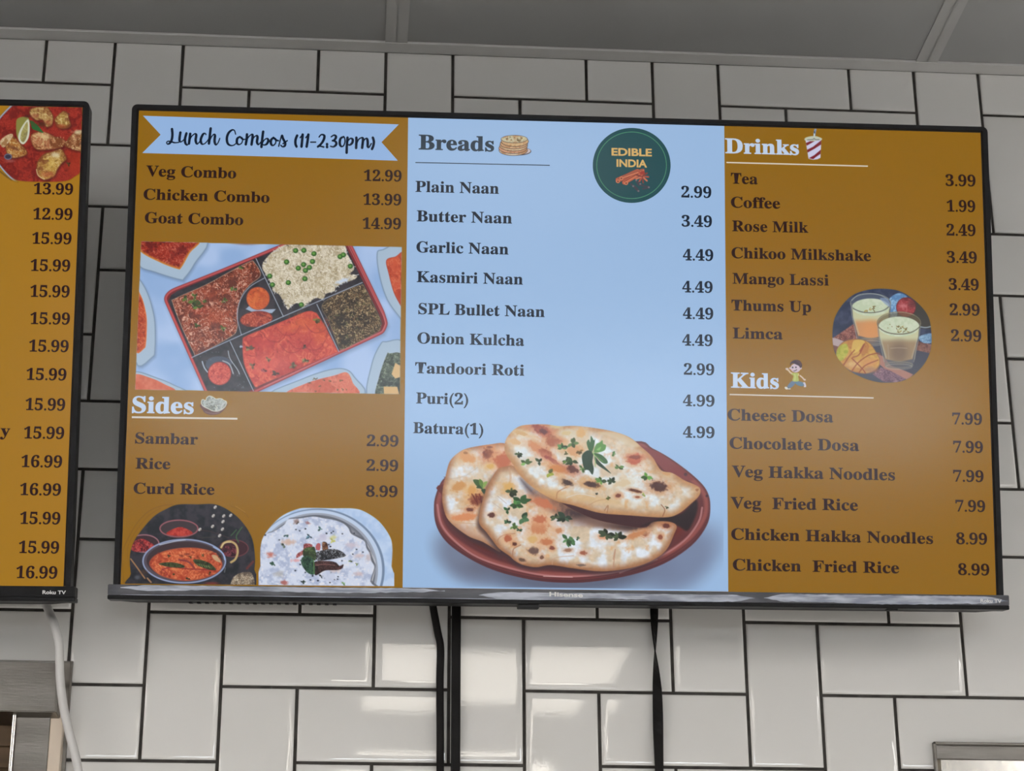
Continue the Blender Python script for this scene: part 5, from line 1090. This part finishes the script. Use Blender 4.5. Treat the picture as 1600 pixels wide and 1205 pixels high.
# ---------------------------------------------------------------- steel casings at the lower edge
m_steel = mat('brushed_steel', (0.20, 0.185, 0.165), 0.30, 1.0); bumpy(m_steel, 60, 0.25, 0.0006, 3, mscale=(1, 1, 10)); tint(m_steel, (0.17, 0.155, 0.14), (0.24, 0.225, 0.205), 9, mscale=(1, 1, 6))
m_bright = mat('polished_steel', (0.80, 0.77, 0.72), 0.18, 1.0); bumpy(m_bright, 50, 0.3, 0.0006, 3); tint(m_bright, (0.76, 0.73, 0.68), (0.84, 0.81, 0.76), 12)
m_wood = mat('brown_cabinet', (0.09, 0.055, 0.03), 0.6, spec=0.2); tint(m_wood, (0.07, 0.045, 0.025), (0.11, 0.07, 0.04), 14, mscale=(0.3, 1, 4))
I4 = Matrix.Translation((-0.35, 0, 1.72))
cas = empty('steel_casing', I4, 'brushed steel casing at the lower left behind the white cable', 'casing')
def loc(bl, o=(-0.35, 0, 1.72)): return [(a - o[0], b - o[0], c - o[1], d - o[1], e - o[2], f - o[2]) for a, b, c, d, e, f in bl]
obj('wall_flange', boxes('wall_flange', loc([(-0.62, -0.0765, -0.0032, -0.0006, 1.72, 2.2180)]), 0.0004), m_steel, cas)
hd = [(-0.62, -0.0006, 2.2172), (-0.0785, -0.0032, 2.2172), (-0.0905, -0.030, 2.2085), (-0.62, -0.030, 2.2085), (-0.62, -0.0006, 2.1580), (-0.0785, -0.0032, 2.1440), (-0.0870, -0.030, 2.1555), (-0.62, -0.030, 2.1570)]
hv = [(x + 0.35, y, z - 1.72) for x, y, z in hd]
me = mesh('header', hv, [(0, 1, 2, 3), (7, 6, 5, 4), (3, 2, 6, 7), (2, 1, 5, 6), (0, 3, 7, 4), (1, 0, 4, 5)]); bm = bmesh.new(); bm.from_mesh(me); bmesh.ops.recalc_face_normals(bm, faces=bm.faces); bmesh.ops.bevel(bm, geom=bm.edges[:], offset=0.0008, segments=2, affect='EDGES'); bm.to_mesh(me); bm.free()
obj('header', me, m_steel, cas)
obj('jamb', boxes('jamb', loc([(-0.1290, -0.0935, -0.020, -0.0033, 1.72, 2.1562)]), 0.0007), m_steel, cas)
obj('jamb_edge', boxes('jamb_edge', loc([(-0.1325, -0.1288, -0.0245, -0.0033, 1.72, 2.1562)]), 0.0012, 2), m_bright, cas, label='bright rolled edge of the casing')
obj('side_strip', boxes('side_strip', loc([(-0.0935, -0.0805, -0.0195, -0.0033, 1.72, 2.1562)]), 0.0007), mat('painted_warm_sheen', (0.62, 0.52, 0.42), 0.35), cas, label='side strip of the casing with a warm reflection painted in cream')  # cream colour stands in for warm light mirrored by polished steel
obj('inner_panel', boxes('inner_panel', loc([(-0.60, -0.1322, -0.006, -0.0033, 1.72, 2.1562)])), m_wood, cas, label='brown cabinet front inside the casing')
obj('shelf_edge', boxes('shelf_edge', loc([(-0.60, -0.1322, -0.012, -0.0058, 2.1000, 2.1050), (-0.60, -0.1322, -0.010, -0.0058, 2.1235, 2.1260)])), m_wood, cas)
c2 = empty('steel_casing', Matrix.Translation((1.1, 0, 1.72)), 'polished steel casing at the lower right corner of the tiles', 'casing')
o2 = (1.1, 0, 1.72)
obj('wall_flange', boxes('wall_flange', loc([(0.8572, 1.36, -0.0032, -0.0006, 1.72, 2.1416)], o2), 0.0004), m_steel, c2)
obj('rim', boxes('rim', loc([(0.8572, 1.36, -0.0075, -0.0030, 2.1385, 2.1416), (0.8572, 0.8600, -0.0075, -0.0030, 1.72, 2.1416)], o2), 0.0006), m_steel, c2)
n0 = 2.1235
hv = [(0.8606, -0.0034, n0), (1.355, -0.0034, n0), (1.355, -0.0034, 1.80), (0.8606, -0.0034, 1.80), (0.8640, -0.0075, n0 - 0.002), (1.352, -0.0075, n0 - 0.002), (1.352, -0.0065, 1.802), (0.8640, -0.0065, 1.802)]
me = mesh('front_plate', [(x - 1.1, y, z - 1.72) for x, y, z in hv], [(0, 1, 2, 3), (4, 5, 6, 7), (0, 1, 5, 4), (1, 2, 6, 5), (2, 3, 7, 6), (3, 0, 4, 7)]); bm = bmesh.new(); bm.from_mesh(me); bmesh.ops.recalc_face_normals(bm, faces=bm.faces); bm.to_mesh(me); bm.free()
obj('front_plate', me, m_bright, c2, label='mirror bright front plate')
